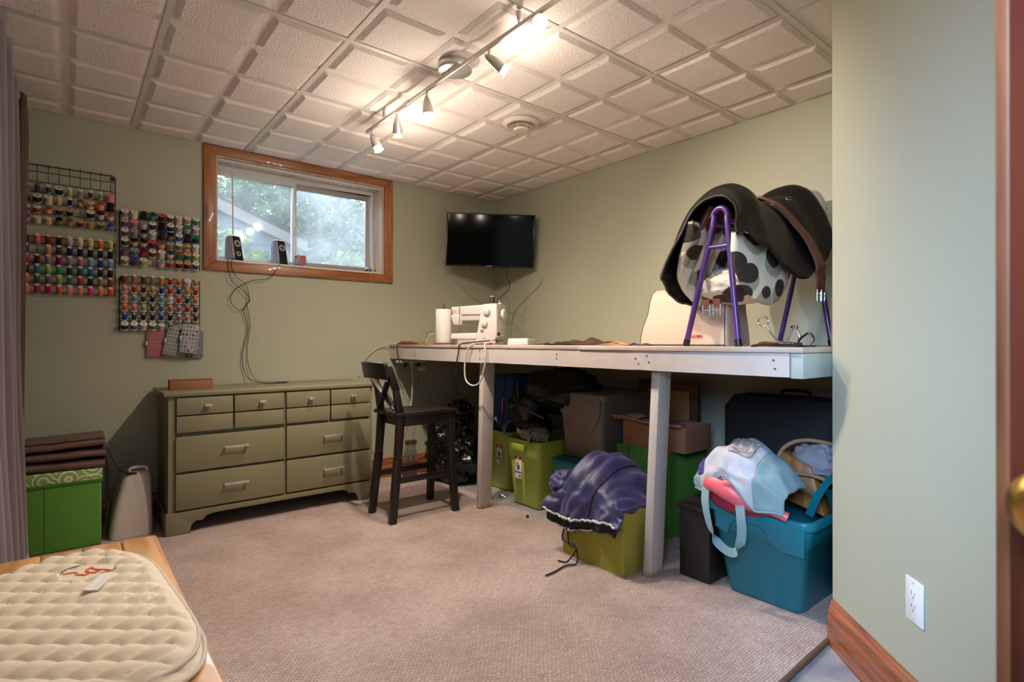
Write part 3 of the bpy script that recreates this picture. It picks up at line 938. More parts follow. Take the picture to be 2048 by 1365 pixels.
# bobbin cases hanging below the last rack
M_clear = glass('clear_case_plastic', 0.06, 'Diffuse', 1.12)
def bobbin_case(label, cx, cz, rot, tray, y, bob, wdt=0.086, hgt=0.166):
    t = thing('bobbin_case', label, 'storage case', (cx, y, cz))
    t.rotation_euler = (0, rot, 0)
    MB().box(-wdt / 2, wdt / 2, -0.009, 0.009, -hgt / 2, hgt / 2).build('tray', tray, t, bevel=0.005)
    MB().box(-wdt / 2 - .001, wdt / 2 + .001, -0.014, -0.0095, -hgt / 2 - .001, hgt / 2 + .001).build('lid', M_clear, t, bevel=0.003)
    MB().box(-wdt / 2 - .006, -wdt / 2 + .002, -0.015, 0.004, -0.012, 0.012).build('clasp', M_white, t, bevel=0.002)
    rnd = random.Random(label)
    mb = MB()
    for r in range(7):
        for k in range(5):
            x = -wdt / 2 + 0.011 + k * (wdt - .022) / 4
            z = -hgt / 2 + 0.014 + r * (hgt - .028) / 6
            mb.box(x - .0058, x + .0058, -0.0094, -0.0089, z - .0085, z + .0085)
    mb.build('compartments', mat('dark_compartment_shadow_grey', (110, 100, 106), 0.7) if bob != 'red' else mat('deep_red_compartment', (150, 34, 52), 0.6), t, props={'kind': 'stuff'})
    if bob != 'red':
        for col in bob:
            mb = MB()
            for q in range(4):
                r, k = rnd.randrange(7), rnd.randrange(5)
                x = -wdt / 2 + 0.011 + k * (wdt - .022) / 4
                z = -hgt / 2 + 0.014 + r * (hgt - .028) / 6
                mb.cyl((x, -0.0110, z), (x, -0.0090, z), 0.0054, n=10)
            mb.build('bobbins', thread_mat(col), t, props={'kind': 'stuff'})
    return t
bobbin_case('plastic bobbin case with a bright pinkish red tray under the rack', -2.558, 1.028, 0.0, mat('raspberry_tray', (206, 48, 74), 0.5), -0.012, 'red')
bobbin_case('dark blue grey bobbin case mostly behind the clear bobbin case', -2.350, 1.020, 0.0, mat('blue_grey_tray', (86, 90, 106), 0.5), -0.012, ['pale grey', 'red', 'navy'])
bobbin_case('tilted clear bobbin case with grey compartments and a black card', -2.468, 1.036, math.radians(12), mat('smoky_tray', (170, 160, 156), 0.4), -0.034, ['grey', 'black'])
bobbin_case('clear bobbin case with colourful bobbins, frontmost of the hanging cases', -2.388, 1.054, math.radians(6), mat('pale_lilac_tray', (186, 172, 178), 0.4), -0.058, ['coral', 'sky blue', 'green', 'yellow', 'white', 'rose pink'], 0.092, 0.172)

# ================================================================== ON THE WINDOW SILL
SZ = WZ0 + J
M_spk = mat('silver_speaker_shell', (150, 156, 166), 0.35, 0.2)
M_spkf = mat('glossy_black_speaker_front', (18, 20, 24), 0.2)
def speaker(label, x, y, rz, lower):
    t = thing('desktop_speaker', label, 'speaker', (x, y, SZ), rz)
    # wedge: the front leans back, local front is -y
    pr = [(-0.045, 0), (0.055, 0), (0.050, 0.150), (0.028, 0.172), (-0.010, 0.172)]
    MB().prism(pr, lambda a, b_, t_: (t_, a, b_), -0.036, 0.036).build('shell', M_spk, t, bevel=0.005)
    f0, f1 = Vector((0, -0.046, 0.003)), Vector((0, -0.0115, 0.170))
    up_ = (f1 - f0).normalized()
    nr = Vector((0, -up_.z, up_.y))
    MB().hexa([f0 + Vector((-.034, 0, 0)), f0 + Vector((.034, 0, 0)), f0 + Vector((.034, 0, 0)) + nr * -.006, f0 + Vector((-.034, 0, 0)) + nr * -.006,
               f1 + Vector((-.026, 0, 0)) + nr * .002, f1 + Vector((.026, 0, 0)) + nr * .002, f1 + Vector((.026, 0, 0)) - nr * .006, f1 + Vector((-.026, 0, 0)) - nr * .006]).build('front_panel', M_spkf, t, bevel=0.003)
    for h, r in [(0.118, 0.022)] + ([(0.048, 0.016)] if lower else []):
        c = f0 + up_ * h + nr * 0.001
        cone = MB().lathe([(0, 0.002), (r * .35, 0.003), (r * .75, 0.0005), (r * .8, 0.002)], 24, c, nr).build('cone', mat('grey_speaker_cone', (92, 84, 80), 0.5), t, smooth=True)
        MB().lathe([(r * .78, 0.001), (r * .80, 0.004), (r * .98, 0.004), (r, 0.0), (r * .9, -0.002)], 28, c, nr).build('ring', mat('pale_speaker_ring', (208, 206, 204), 0.35), t, smooth=True)
        MB().lathe([(0, 0.005), (r * .2, 0.004), (r * .24, 0.002)], 16, c, nr).build('dust_cap', M_black, cone, smooth=True)
    return t
speaker('black fronted desktop speaker with two cones on the sill, nearer the racks', -2.105, 0.085, math.radians(24), True)
speaker('black fronted desktop speaker on the sill next to the red candle jar', -1.822, 0.075, math.radians(20), False)
jr = thing('candle_jar', 'glass jar candle with red wax standing on the window sill', 'candle', (-1.690, 0.050, SZ))
M_jar = glass('jar_glass', 0.06, 'Diffuse', 1.06)
MB().lathe([(0, 0.0), (0.036, 0.0), (0.040, 0.004), (0.040, 0.078), (0.035, 0.088), (0.035, 0.104), (0.033, 0.104), (0.033, 0.089), (0.0375, 0.077), (0.0375, 0.006), (0, 0.004)], 28).build('glass', M_jar, jr, smooth=True)
MB().lathe([(0, 0.005), (0.0372, 0.006), (0.0372, 0.074), (0, 0.073)], 28).build('wax', mat('red_candle_wax', (176, 26, 40), 0.5), jr, smooth=True)
lb = MB()
lb.grid(lambda u, v: (0.0408 * math.cos(math.radians(190 + 60 * u)), 0.0408 * math.sin(math.radians(190 + 60 * u)), 0.012 + 0.056 * v), 8, 2)
lb.build('label', mat('dark_candle_label', (52, 30, 44), 0.5, rgb2=(210, 206, 204), vscale=38), jr, smooth=True)
bg = thing('beetle_toy', 'small lilac and yellow beetle shaped toy on the right end of sill', 'toy', (-1.185, 0.035, SZ))
MB().blob((0, 0, 0.017), (0.030, 0.022, 0.020), 3, 0.02, 2, 20, 12, 0.0).build('body', mat('lilac_plastic', (136, 130, 190), 0.35), bg, smooth=True)
MB().blob((0.026, -0.004, 0.015), (0.018, 0.018, 0.018), 4, 0.02, 2, 16, 10, 0.0).build('head', mat('yellow_plastic', (222, 196, 92), 0.4), bg, smooth=True)
for dx, dy, dz in ((-.022, -.018, .010), (.004, -.024, .012), (.040, -.014, .014), (-.034, -.006, .006)):
    MB().blob((dx, dy, dz), (0.008, 0.006, 0.008), 5, 0.0, 1, 10, 8, 0.0).build('spot', M_black, bg, smooth=True)
# speaker cables
cable('speaker_cable', [(-2.07, 0.05, SZ + .004), (-2.150, -0.006, SZ + .010), (-2.168, -0.030, SZ - .03), (-2.150, -.030, 1.43), (-2.080, -.030, 1.37), (-2.04, -.028, 1.31), (-2.075, -.022, 1.24), (-2.05, -.02, 1.12), (-2.082, -.02, 0.96), (-2.075, -.022, 0.86), (-2.05, -.035, 0.80), (-1.99, -.16, 0.771), (-1.88, -.20, 0.770), (-1.84, -.155, 0.770), (-1.91, -.13, 0.770)], 0.0022, M_cable_b, 'black speaker cable looping from the sill down onto the dresser', n=140)
cable('speaker_cable', [(-1.80, 0.035, SZ + .004), (-1.835, -0.004, SZ + .012), (-1.862, -0.030, SZ - .02), (-1.92, -.032, 1.46), (-2.03, -.032, 1.435), (-2.12, -.030, 1.38), (-2.155, -.028, 1.30), (-2.10, -.026, 1.24), (-2.045, -.024, 1.30), (-2.06, -.022, 1.40), (-2.125, -.028, 1.46), (-2.148, -.030, 1.52), (-2.135, -.004, SZ + .010), (-2.11, .03, SZ + .003)], 0.0020, M_cable_b, 'black speaker cable sagging below the window between the two speakers', n=140)
cable('speaker_cable', [(-2.06, -.018, 1.30), (-2.035, -.016, 1.15), (-2.052, -.016, 1.0), (-2.048, -.018, .90), (-2.02, -.03, .81), (-1.96, -.05, .772), (-1.80, -.06, .769)], 0.0017, M_cable_b, 'thin black cable hanging straight down the wall behind the dresser top', n=80)
# ================================================================== DRESSER
M_dr = mat('olive_green_painted_wood', (126, 120, 92), 0.5, var=0.05, vscale=5, bump=0.05, bscale=50, stretch=(.3, 3, 3))
dr = thing('dresser', 'long olive green painted dresser below the window and thread racks', 'dresser', (-1.975, -0.25, 0))
FY = -0.470
b_ = MB().box(-2.545, -1.395, -0.455, -0.03, 0.085, 0.738)
b_.build('body', M_dr, dr, world=True)
MB().box(-2.572, -1.370, -0.488, -0.022, 0.740, 0.766).build('top', M_dr, dr, world=True, bevel=0.006, segs=3)
MB().box(-2.548, -2.514, FY, -0.455, 0.10, 0.738).build('face_stile', M_dr, dr, world=True)
MB().box(-1.425, -1.392, FY, -0.455, 0.10, 0.738).build('face_stile', M_dr, dr, world=True)
# scalloped plinth
def scallop(x0, x1):
    """front skirt outline: bracket feet and a stepped ogee cut-out"""
    half = [(0.0, 0.0), (0.112, 0.0), (0.116, 0.020)]
    for k in range(9):
        t = math.pi * k / 8
        half.append((0.150 - 0.034 * math.cos(t), 0.022 + 0.040 * math.sin(t / 2 + 0.0) ** 1 if k < 5 else 0.022 + 0.040 * math.sin(math.pi / 4 + (t - math.pi / 2) / 2 * 0.4)))
    half = [(0.0, 0.0), (0.112, 0.0), (0.113, 0.022), (0.122, 0.044), (0.140, 0.058), (0.160, 0.060), (0.172, 0.056), (0.176, 0.062), (0.190, 0.078), (0.215, 0.086), (0.26, 0.088)]
    pts = [(x0 + a, b) for a, b in half]
    pts += [(x1 - a, b) for a, b in reversed(half)]
    pts += [(x1, 0.118), (x0, 0.118)]
    return pts
MB().prism(scallop(-2.560, -1.382), lambda a, c, t: (a, t, c + .002), FY - .014, FY + .006).build('plinth', M_dr, dr, world=True, bevel=0.002)
MB().box(-2.560, -2.540, FY + .006, -0.03, 0.002, 0.105).build('side_plinth', M_dr, dr, world=True)
MB().box(-1.402, -1.382, FY + .006, -0.03, 0.002, 0.105).build('side_plinth', M_dr, dr, world=True)
def pull(cx, cz, ln, y, parent):
    MB().beam((cx - ln / 2, y - .026, cz), (cx + ln / 2, y - .026, cz), 0.008, 0.013).build('handle', M_steel, parent, world=True, bevel=0.002)
    for s in (-1, 1):
        MB().beam((cx + s * (ln / 2 - .010), y + .001, cz), (cx + s * (ln / 2 - .010), y - .024, cz), 0.010, 0.012).build('handle_post', M_steel, parent, world=True, bevel=0.0015)
cols4 = [(-2.512, -2.236), (-2.228, -1.958), (-1.944, -1.680), (-1.672, -1.412)]
for k, (a, c) in enumerate(cols4):
    d = MB().box(a, c, FY - .016, FY + .012, 0.640, 0.732).build('drawer_front', M_dr, dr, world=True, bevel=0.004)
    MB().box(a, c, FY - .016, FY + .012, 0.545, 0.633).build('lower_panel', M_dr, d, world=True, bevel=0.004)
    pull((a + c) / 2 + .01, 0.688, 0.036, FY - .016, d)
for (a, c), hx in (((-2.516, -1.957), -2.222), ((-1.944, -1.408), -1.662)):
    for z0, z1, off in ((0.335, 0.529, .0), (0.130, 0.322, .004)):
        d = MB().box(a, c, FY - .018, FY + .012, z0, z1 - (.006 if a < -2.2 and z0 > .3 else 0)).build('drawer_front', M_dr, dr, world=True, bevel=0.005)
        pull(hx, (z0 + z1) / 2 + .015, 0.130, FY - .018, d)
MB().box(-1.953, -1.948, FY - .004, FY + .010, 0.12, 0.735).build('center_stile', M_dr, dr, world=True)

bx = thing('cardboard_box', 'small flat brown cardboard box lying on the dresser top', 'box', (-2.415, -0.27, 0.7665), math.radians(-3))
MB().box(-.105, .105, -.055, .055, 0, 0.052).build('carton', M_card, bx, bevel=0.0015)
MB().box(-.107, .107, -.057, .054, 0.0525, 0.0545).build('lid', M_card, bx)
MB().box(.1055, .108, -.055, .045, 0.012, 0.053).build('end_flap', M_card, bx)

# ================================================================== LEFT CORNER
# green fabric laundry tote with paisley flap
gt = thing('fabric_tote', 'green fabric storage tote with pale paisley rim beside the curtain', 'tote', (-2.97, -0.22, 0))
M_gfab = mat('grass_green_fabric', (90, 142, 50), 0.85, var=0.08, vscale=5, bump=0.12, bscale=9)
M_pais = mat('paisley_print_cloth', (214, 208, 186), 0.85)
nt = M_pais.node_tree
pb = nt.nodes['Principled BSDF']
tcn = nt.nodes.new('ShaderNodeTexCoord')
vo = nt.nodes.new('ShaderNodeTexVoronoi'); vo.inputs['Scale'].default_value = 13
nt.links.new(tcn.outputs['Object'], vo.inputs['Vector'])
wv = nt.nodes.new('ShaderNodeMath'); wv.operation = 'MULTIPLY'; wv.inputs[1].default_value = 26
sn = nt.nodes.new('ShaderNodeMath'); sn.operation = 'SINE'
nt.links.new(vo.outputs['Distance'], wv.inputs[0]); nt.links.new(wv.outputs[0], sn.inputs[0])
rpp = nt.nodes.new('ShaderNodeValToRGB')
rpp.color_ramp.elements[0].position = 0.45; rpp.color_ramp.elements[0].color = S(132, 166, 78)
rpp.color_ramp.elements[1].position = 0.6; rpp.color_ramp.elements[1].color = S(216, 210, 188)
nt.links.new(sn.outputs[0], rpp.inputs[0]); nt.links.new(rpp.outputs[0], pb.inputs['Base Color'])
MB().box(-3.125, -2.828, -0.385, -0.045, 0.0005, 0.385).build('body', M_gfab, gt, world=True, bevel=0.010, segs=3)
MB().box(-3.129, -2.824, -0.389, -0.041, 0.335, 0.392).build('paisley_rim', M_pais, gt, world=True, bevel=0.006)
MB().box(-3.1255, -2.8225, -0.3905, -0.388, 0.325, 0.337).build('piping', mat('green_piping', (54, 116, 36), 0.7), gt, world=True)
MB().box(-3.052, -3.050, -0.3862, -0.3848, 0.004, 0.33).build('seam', mat('dark_green_seam', (40, 72, 26), 0.8), gt, world=True)
# brown shopping bag lying folded on it
bb = thing('folded_bag', 'folded dark brown coated bag with black edging lying on the green tote', 'bag', (-2.97, -0.22, 0.394))
M_bb = mat('brown_coated_fabric', (104, 76, 64), 0.42, var=0.12, vscale=6, bump=0.6, bscale=6)
zz = 0.394
for k, (ins, h) in enumerate(((0.004, 0.052), (0.000, 0.050), (0.004, 0.048))):
    def layer(u, v, k=k, ins=ins, h=h):
        x = -3.135 + ins + (0.325 - 2 * ins) * u
        ang = v * 2 * math.pi
        ca_ = math.cos(ang)
        y = -0.215 + 0.175 * math.copysign(abs(ca_) ** 0.6, ca_)
        z = zz + h / 2 + h / 2 * math.copysign(abs(math.sin(ang)) ** 0.7, math.sin(ang)) * 1.05 + 0.004 * noise.noise(Vector((x * 14, k * 3, ang))) + 0.010 * u * (k - 1)
        return (x, y + 0.006 * noise.noise(Vector((x * 9, ang, k))), z)
    o = MB().grid(layer, 20, 20).build('fold', M_bb, bb, world=True, smooth=True)
    MB().tube([Vector(layer(u / 16, 0.40 + 0.0)) + Vector((0, -.001, .001)) for u in range(17)], 0.004, 6).build('edging', M_black, bb, world=True, smooth=True)
    zz += h - 0.004
st = MB().ribbon(bez([(-2.812, -0.30, 0.485), (-2.795, -0.315, 0.46), (-2.776, -0.315, 0.41), (-2.752, -0.315, 0.36), (-2.715, -0.315, 0.335), (-2.675, -0.312, 0.331)], 30), (0, 1, 0.1), 0.034, 0.003)
st.build('strap', mat('black_webbing', (15, 15, 15), 0.8), bb, world=True, smooth=True)
MB().ribbon(bez([(-2.812, -0.33, 0.44), (-2.803, -0.345, 0.36), (-2.800, -0.34, 0.22), (-2.806, -0.33, 0.08)], 20), (0.6, 0.8, 0), 0.026, 0.003).build('hanging_strap', mat('black_webbing', (15, 15, 15), 0.8), bb, world=True, smooth=True)
# off-white carrying case with a recessed handle
wc = thing('carrying_case', 'off white plastic carrying case with recessed handle between tote and dresser', 'case', (-2.695, -0.25, 0))
M_case = mat('off_white_case_plastic', (196, 184, 172), 0.45)
def case_section(z):
    t = z / 0.335
    xl = -2.795 + 0.070 * t ** 1.6
    xr = -2.603 - 0.006 * t
    return xl, xr, -0.372 + 0.045 * t ** 2, -0.145
mb = MB()
N_ = 14
secs = [0.002, 0.03, 0.09, 0.15, 0.21, 0.265, 0.305, 0.326, 0.335]
vs = []
for i, z in enumerate(secs):
    xl, xr, yf, yb = case_section(z)
    sh = 0.0 if i < len(secs) - 2 else (0.006 if i == len(secs) - 2 else 0.020)
    xl, xr, yf, yb = xl + sh, xr - sh, yf + sh, yb - sh
    rr = 0.030
    for cx, cy, a0 in ((xr - rr, yf + rr, -90), (xr - rr, yb - rr, 0), (xl + rr, yb - rr, 90), (xl + rr, yf + rr, 180)):
        for q in range(6):
            t = math.radians(a0 + 90 * q / 5)
            vs.append((cx + rr * math.cos(t), cy + rr * math.sin(t), z))
n = 24
fs = [tuple(reversed(range(n))), tuple((len(secs) - 1) * n + j for j in range(n))]
for i in range(len(secs) - 1):
    for j in range(n):
        fs.append((i * n + j, i * n + (j + 1) % n, (i + 1) * n + (j + 1) % n, (i + 1) * n + j))
mb.add(vs, fs).build('shell', M_case, wc, world=True, smooth=True)
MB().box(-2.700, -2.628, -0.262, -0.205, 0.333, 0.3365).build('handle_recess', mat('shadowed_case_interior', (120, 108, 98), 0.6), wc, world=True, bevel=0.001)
MB().tube(bez([(-2.705, -0.300, 0.332), (-2.700, -0.302, 0.352), (-2.665, -0.302, 0.358), (-2.630, -0.302, 0.352), (-2.625, -0.300, 0.332)], 16), 0.009, 10).build('handle', M_case, wc, world=True, smooth=True)

# ---- curtains
M_cur = mat('brown_sateen_cool_light_tint', (96, 80, 86), 0.55, sheen=0.7, var=0.10, vscale=4, bump=0.15, bscale=12, stretch=(1, 1, .25))  # brown cloth; the cool light on it is put into the mauve tone
M_cur2 = mat('dark_brown_curtain', (78, 52, 42), 0.7, sheen=0.3, var=0.1, vscale=4)
def cur(u, v):
    y = -0.50 - 1.35 * u
    z = 2.268 - 2.255 * v
    ph = u * 30 + 1.1
    amp = 0.024 + 0.018 * v
    x = -3.168 + amp * math.sin(ph + 0.5 * noise.noise(Vector((u * 4, v * 1.5, 0)))) + 0.012 * noise.noise(Vector((u * 12, v * 3, 4)))
    x += 0.030 * max(0, v - 0.45) ** 1.3 * 1.6
    y += 0.018 * math.cos(ph) + 0.02 * v
    return (x, y, z)
c = MB().grid(cur, 110, 40).build('curtain', M_cur, smooth=True, solid=0.003)
tag(c, 'long brown curtain with cool light tinted in, hanging at the left edge of the room', 'curtain')
def cur2(u, v):
    y = -0.12 - 0.32 * u
    z = (2.16 + 0.05 * u) * (1 - v) + 0.02 * v
    x = -3.140 - 0.030 * v + 0.024 * math.sin(u * 15 + 0.6) + 0.006 * noise.noise(Vector((u * 8, v * 3, 9)))
    return (x, y, z)
c = MB().grid(cur2, 30, 24).build('curtain', M_cur2, smooth=True, solid=0.003)
tag(c, 'narrow dark brown curtain panel between the long curtain and thread racks', 'curtain')
rod = thing('curtain_rod', 'dark curtain rod close under the ceiling at far left', 'curtain rod', (-3.165, -1.1, 2.24))
MB().cyl((-3.205, -1.95, 2.240), (-3.205, -0.10, 2.240), 0.008, n=12).build('rod', M_blackm, rod, world=True, smooth=True)
for y in (-0.16, -1.9):
    MB().cyl((-3.25, y, 2.240), (-3.205, y, 2.240), 0.005, n=8).build('bracket', M_blackm, rod, world=True)

# ---- pine bench in the foreground
bn = thing('pine_bench', 'low pine bench of light planks in the lower left foreground', 'bench', (-2.93, -2.45, 0))
BZ = 0.42
for k in range(4):
    x1 = -2.746 - k * 0.0935
    MB().box(x1 - 0.0905, x1, -3.12, -1.812 + (0.004 if k % 2 else 0), BZ - 0.036, BZ).build('plank', W_pine, bn, world=True, bevel=0.006, segs=3)
for y in (-1.98, -2.96):
    MB().box(-3.105, -2.765, y - .019, y + .019, BZ - 0.125, BZ - 0.037).build('cross_rail', W_pine, bn, world=True, bevel=0.003)
    for x in (-3.09, -2.785):
        MB().box(x - .019, x + .019, y - .085, y - .020, 0.0005, BZ - 0.037).build('leg', W_pine, bn, world=True, bevel=0.003)

# ---- quilted saddle pad folded on the bench
M_pad = mat('cream_quilted_cotton', (222, 208, 188), 0.9, var=0.03, vscale=10)
sp_ = thing('saddle_pad', 'cream diamond quilted saddle pad folded on the pine bench', 'saddle pad', (-2.95, -2.35, BZ))
OUT = bez([(-3.24, -2.16), (-3.10, -2.035), (-3.02, -1.978), (-2.95, -1.945), (-2.885, -1.955), (-2.83, -2.01), (-2.785, -2.13), (-2.768, -2.33), (-2.754, -2.52), (-2.756, -2.62), (-2.785, -2.705), (-2.86, -2.745), (-3.0, -2.745), (-3.24, -2.72)] and
          [Vector((x, y, 0)) for x, y in ((-3.24, -2.16), (-3.10, -2.035), (-3.02, -1.978), (-2.95, -1.945), (-2.885, -1.955), (-2.83, -2.01), (-2.785, -2.13), (-2.768, -2.33), (-2.754, -2.52), (-2.756, -2.62), (-2.785, -2.705), (-2.86, -2.745), (-3.0, -2.745), (-3.24, -2.72))], 260)
CEN = Vector((-3.24, -2.40, 0))
def quilt(p):
    q = 0.054
    c_ = (p.x * 0.63 + p.y * 0.776) / q
    a = (p.x * 0.776 - p.y * 0.63) / q - 0.45 * c_
    return abs(math.sin(math.pi * a)) ** 0.5 * abs(math.sin(math.pi * c_)) ** 0.5
def pad_layer(z0, off, th, quilted):
    mb = MB()
    n = len(OUT)
    rings = 110
    vs, fs = [], []
    for r in range(rings + 1):
        k = r / rings
        for p in OUT:
            q = CEN + (p - CEN) * (1 - k) + Vector(off)
            edge = min(1.0, (k * 0.46) / 0.03)
            z = z0 + th * (0.45 + 0.55 * edge ** 0.5)
            if quilted:
                d_em = math.hypot((q.x + 2.925) / 0.060, (q.y + 2.135) / 0.056)
                wgt = 0.0 if d_em < 1 else 1.0
                z += 0.0170 * quilt(q) * edge * wgt + 0.0045 * (1 - wgt)
            vs.append((q.x, q.y, z))
    for r in range(rings):
        for j in range(n - 1):
            a, b2 = r * n, (r + 1) * n
            fs.append((a + j, a + j + 1, b2 + j + 1, b2 + j))
    # skirt
    o = len(vs)
    for p in OUT:
        q = p + Vector(off)
        vs.append((q.x, q.y, z0))
    for j in range(n - 1):
        fs.append((o + j, o + j + 1, j + 1, j))
    return mb.add(vs, fs)
pad_layer(BZ + .0015, (0.002, -0.030, 0), 0.011, True).build('lower_layer', M_pad, sp_, world=True, smooth=True)
up_l = pad_layer(BZ + .016, (-0.004, 0.0, 0), 0.012, True).build('upper_layer', M_pad, sp_, world=True, smooth=True)
M_bind = mat('white_binding_tape', (198, 188, 172), 0.7)
MB().tube([p + Vector((-.004, 0, BZ + .020)) for p in OUT], 0.0050, 8).build('binding', M_bind, sp_, world=True, smooth=True)
MB().tube([p + Vector((.002, -.030, BZ + .007)) for p in OUT], 0.0050, 8).build('binding', M_bind, sp_, world=True, smooth=True)
# embroidered oval with an orange horse head outline
EC = Vector((-2.925, -2.135, BZ + .034))
AX, AY = Vector((0.776, -0.63, 0)), Vector((0.63, 0.776, 0))
def em(a, c_):
    return EC + AX * a + AY * c_
ov = []
for k in range(40):
    t = 2 * math.pi * k / 40
    r_ = 1.0
    ov.append(em(0.060 * math.cos(t), 0.042 * math.sin(t)) + Vector((0, 0, .003)))
for s0, s1 in ((-4, 5), (15, 24)):
    MB().tube([ov[k % 40] for k in range(s0, s1)], 0.0012, 6).build('oval_stitching', mat('teal_stitching', (60, 96, 104), 0.7), sp_, world=True, smooth=True)
M_or = mat('orange_embroidery', (214, 92, 50), 0.7)
for pts, w_ in ([[(-.012, .030), (-.012, .014), (-.004, .000), (.010, -.008)], [.004, .009, .006, .003]],
                [[(-.010, .022), (.010, .014), (.030, .014), (.048, .010), (.046, .000), (.034, -.006)], [.003, .0045, .004, .005, .004, .002]],
                [[(.006, -.004), (.022, -.006), (.024, .004), (.014, .004)], [.003, .008, .006, .002]],
                [[(-.050, -.018), (-.044, -.010), (-.030, -.006), (-.022, -.006)], [.005, .006, .005, .002]],
                [[(-.020, -.018), (-.006, -.018), (.006, -.020), (.012, -.014)], [.002, .005, .006, .003]]):
    pp = [em(a, c_) for a, c_ in pts]
    MB().ribbon(pp, (AY * 1.0 + AX * 0.2), w_, 0.0012).build('embroidery', M_or, sp_, world=True)
tape = MB().grid(lambda u, v: em(0.066 + 0.034 * u + 0.024 * v, -0.050 - 0.085 * v) + AX * 0.0 + Vector((0, 0, 0.0135 + .0005 * math.sin(u * 9))), 4, 10)
tape.build('hook_tape', mat('white_hook_tape', (226, 220, 212), 0.6), sp_, world=True, solid=0.001)

# ================================================================== BAR STOOL
M_st = mat('black_brown_stained_wood', (28, 20, 17), 0.38, var=0.18, vscale=8, stretch=(3, 3, .6))
stl = thing('bar_stool', 'black brown wooden bar stool with x shaped backrest', 'bar stool', (-1.32, -0.90, 0))
def leg(name, pts, w_, d_):
    mb = MB()
    for a, c_ in zip(pts[:-1], pts[1:]):
        mb.hexa([Vector(a) + Vector((sx * w_[0] / 2, sy * d_ / 2, 0)) for sx, sy in ((-1, -1), (1, -1), (1, 1), (-1, 1))] + [Vector(c_) + Vector((sx * w_[1] / 2, sy * d_ / 2, 0)) for sx, sy in ((-1, -1), (1, -1), (1, 1), (-1, 1))])
    return mb.build(name, M_st, stl, world=True, bevel=0.003)
for yb, ys, yt in ((-1.040, -1.020, -1.020), (-0.770, -0.775, -0.780)):
    leg('leg', [(-1.530, yb, 0.001), (-1.488, ys, 0.36), (-1.470, ys, 0.60)], (0.040, 0.046), 0.034)
    leg('back_post', [(-1.470, ys, 0.60), (-1.500, yt, 0.76), (-1.545, yt, 0.895)], (0.044, 0.034), 0.030)
for yb, ys in ((-1.050, -1.015), (-0.745, -0.780)):
    leg('leg', [(-1.112, yb, 0.001), (-1.120, ys, 0.30), (-1.124, ys, 0.60)], (0.040, 0.044), 0.036)
for k in range(4):
    y0 = -1.048 + k * 0.076
    MB().box(-1.508, -1.098, y0, y0 + 0.0755, 0.604, 0.626).build('seat_slat', M_st, stl, world=True, bevel=0.004)
MB().box(-1.45, -1.14, -1.032, -1.012, 0.545, 0.604).build('apron', M_st, stl, world=True, bevel=0.002)
MB().box(-1.45, -1.14, -0.788, -0.768, 0.545, 0.604).build('apron', M_st, stl, world=True, bevel=0.002)
MB().box(-1.470, -1.450, -1.012, -0.788, 0.545, 0.604).build('apron', M_st, stl, world=True, bevel=0.002)
MB().box(-1.134, -1.114, -1.002, -0.790, 0.545, 0.604).build('apron', M_st, stl, world=True, bevel=0.002)
MB().beam((-1.49, -1.024, 0.235), (-1.12, -1.024, 0.235), 0.020, 0.034).build('stretcher', M_st, stl, world=True, bevel=0.002)
MB().beam((-1.49, -0.770, 0.235), (-1.12, -0.770, 0.235), 0.020, 0.034).build('stretcher', M_st, stl, world=True, bevel=0.002)
MB().beam((-1.118, -1.02, 0.195), (-1.118, -0.775, 0.195), 0.020, 0.034).build('stretcher', M_st, stl, world=True, bevel=0.002)
def toprail(u, v):
    y = -1.055 + 0.315 * u
    c_ = 1 - (2 * u - 1) ** 2
    z = 0.820 + 0.095 * v + 0.006 * c_
    x = -1.560 - 0.018 * v - 0.026 * c_ + (0.018 if v < 0 else 0)
    return (x, y, z)
MB().grid(toprail, 12, 6).build('top_rail', M_st, stl, world=True, smooth=True, solid=0.018)
MB().beam((-1.492, -1.005, 0.645), (-1.538, -0.795, 0.815), 0.014, 0.034, (1, 0, 0.3)).build('cross_slat', M_st, stl, world=True, bevel=0.002)
MB().beam((-1.492, -0.795, 0.645), (-1.538, -1.005, 0.815), 0.016, 0.034, (1, 0, 0.3)).build('cross_slat', M_st, stl, world=True, bevel=0.002)
# ================================================================== WORK TABLE
TZ = 1.016
tb = thing('work_table', 'long white painted work table of rough boards along the right wall', 'table', (-0.52, -1.55, 0))
def chip_edge(name, y0, y1, x0, x1, z0, z1, seed, par):
    """board along y with a slightly ragged painted face"""
    n = 40
    def fn(u, v):
        ang = v * 4
        y = y0 + (y1 - y0) * u
        cs = [(x0, z0), (x1, z0), (x1, z1), (x0, z1), (x0, z0)]
        i = min(3, int(ang)); t = ang - i
        a, c_ = cs[i], cs[i + 1]
        x, z = a[0] + (c_[0] - a[0]) * t, a[1] + (c_[1] - a[1]) * t
        k = noise.noise(Vector((y * 9, seed, i)))
        return (x - 0.0012 * k, y, z + 0.0022 * k)
    mb = MB().grid(fn, n, 4)
    mb.add([(x0, y0, z0), (x1, y0, z0), (x1, y0, z1), (x0, y0, z1)], [(0, 1, 2, 3)])
    mb.add([(x0, y1, z0), (x1, y1, z0), (x1, y1, z1), (x0, y1, z1)], [(0, 1, 2, 3)])
    return mb.build(name, M_cwhite, par, world=True)
M_top = mat('worn_white_tabletop', (188, 176, 168), 0.5, rgb2=(176, 150, 128), vscale=3.5, bump=0.15, bscale=20)
MB().box(-1.033, -0.004, -2.02, -0.004, TZ - 0.019, TZ).build('tabletop_sheet', M_top, tb, world=True, bevel=0.002)
MB().box(-1.036, -0.004, -3.068, -2.021, TZ - 0.019, TZ).build('tabletop_sheet', M_top, tb, world=True, bevel=0.002)
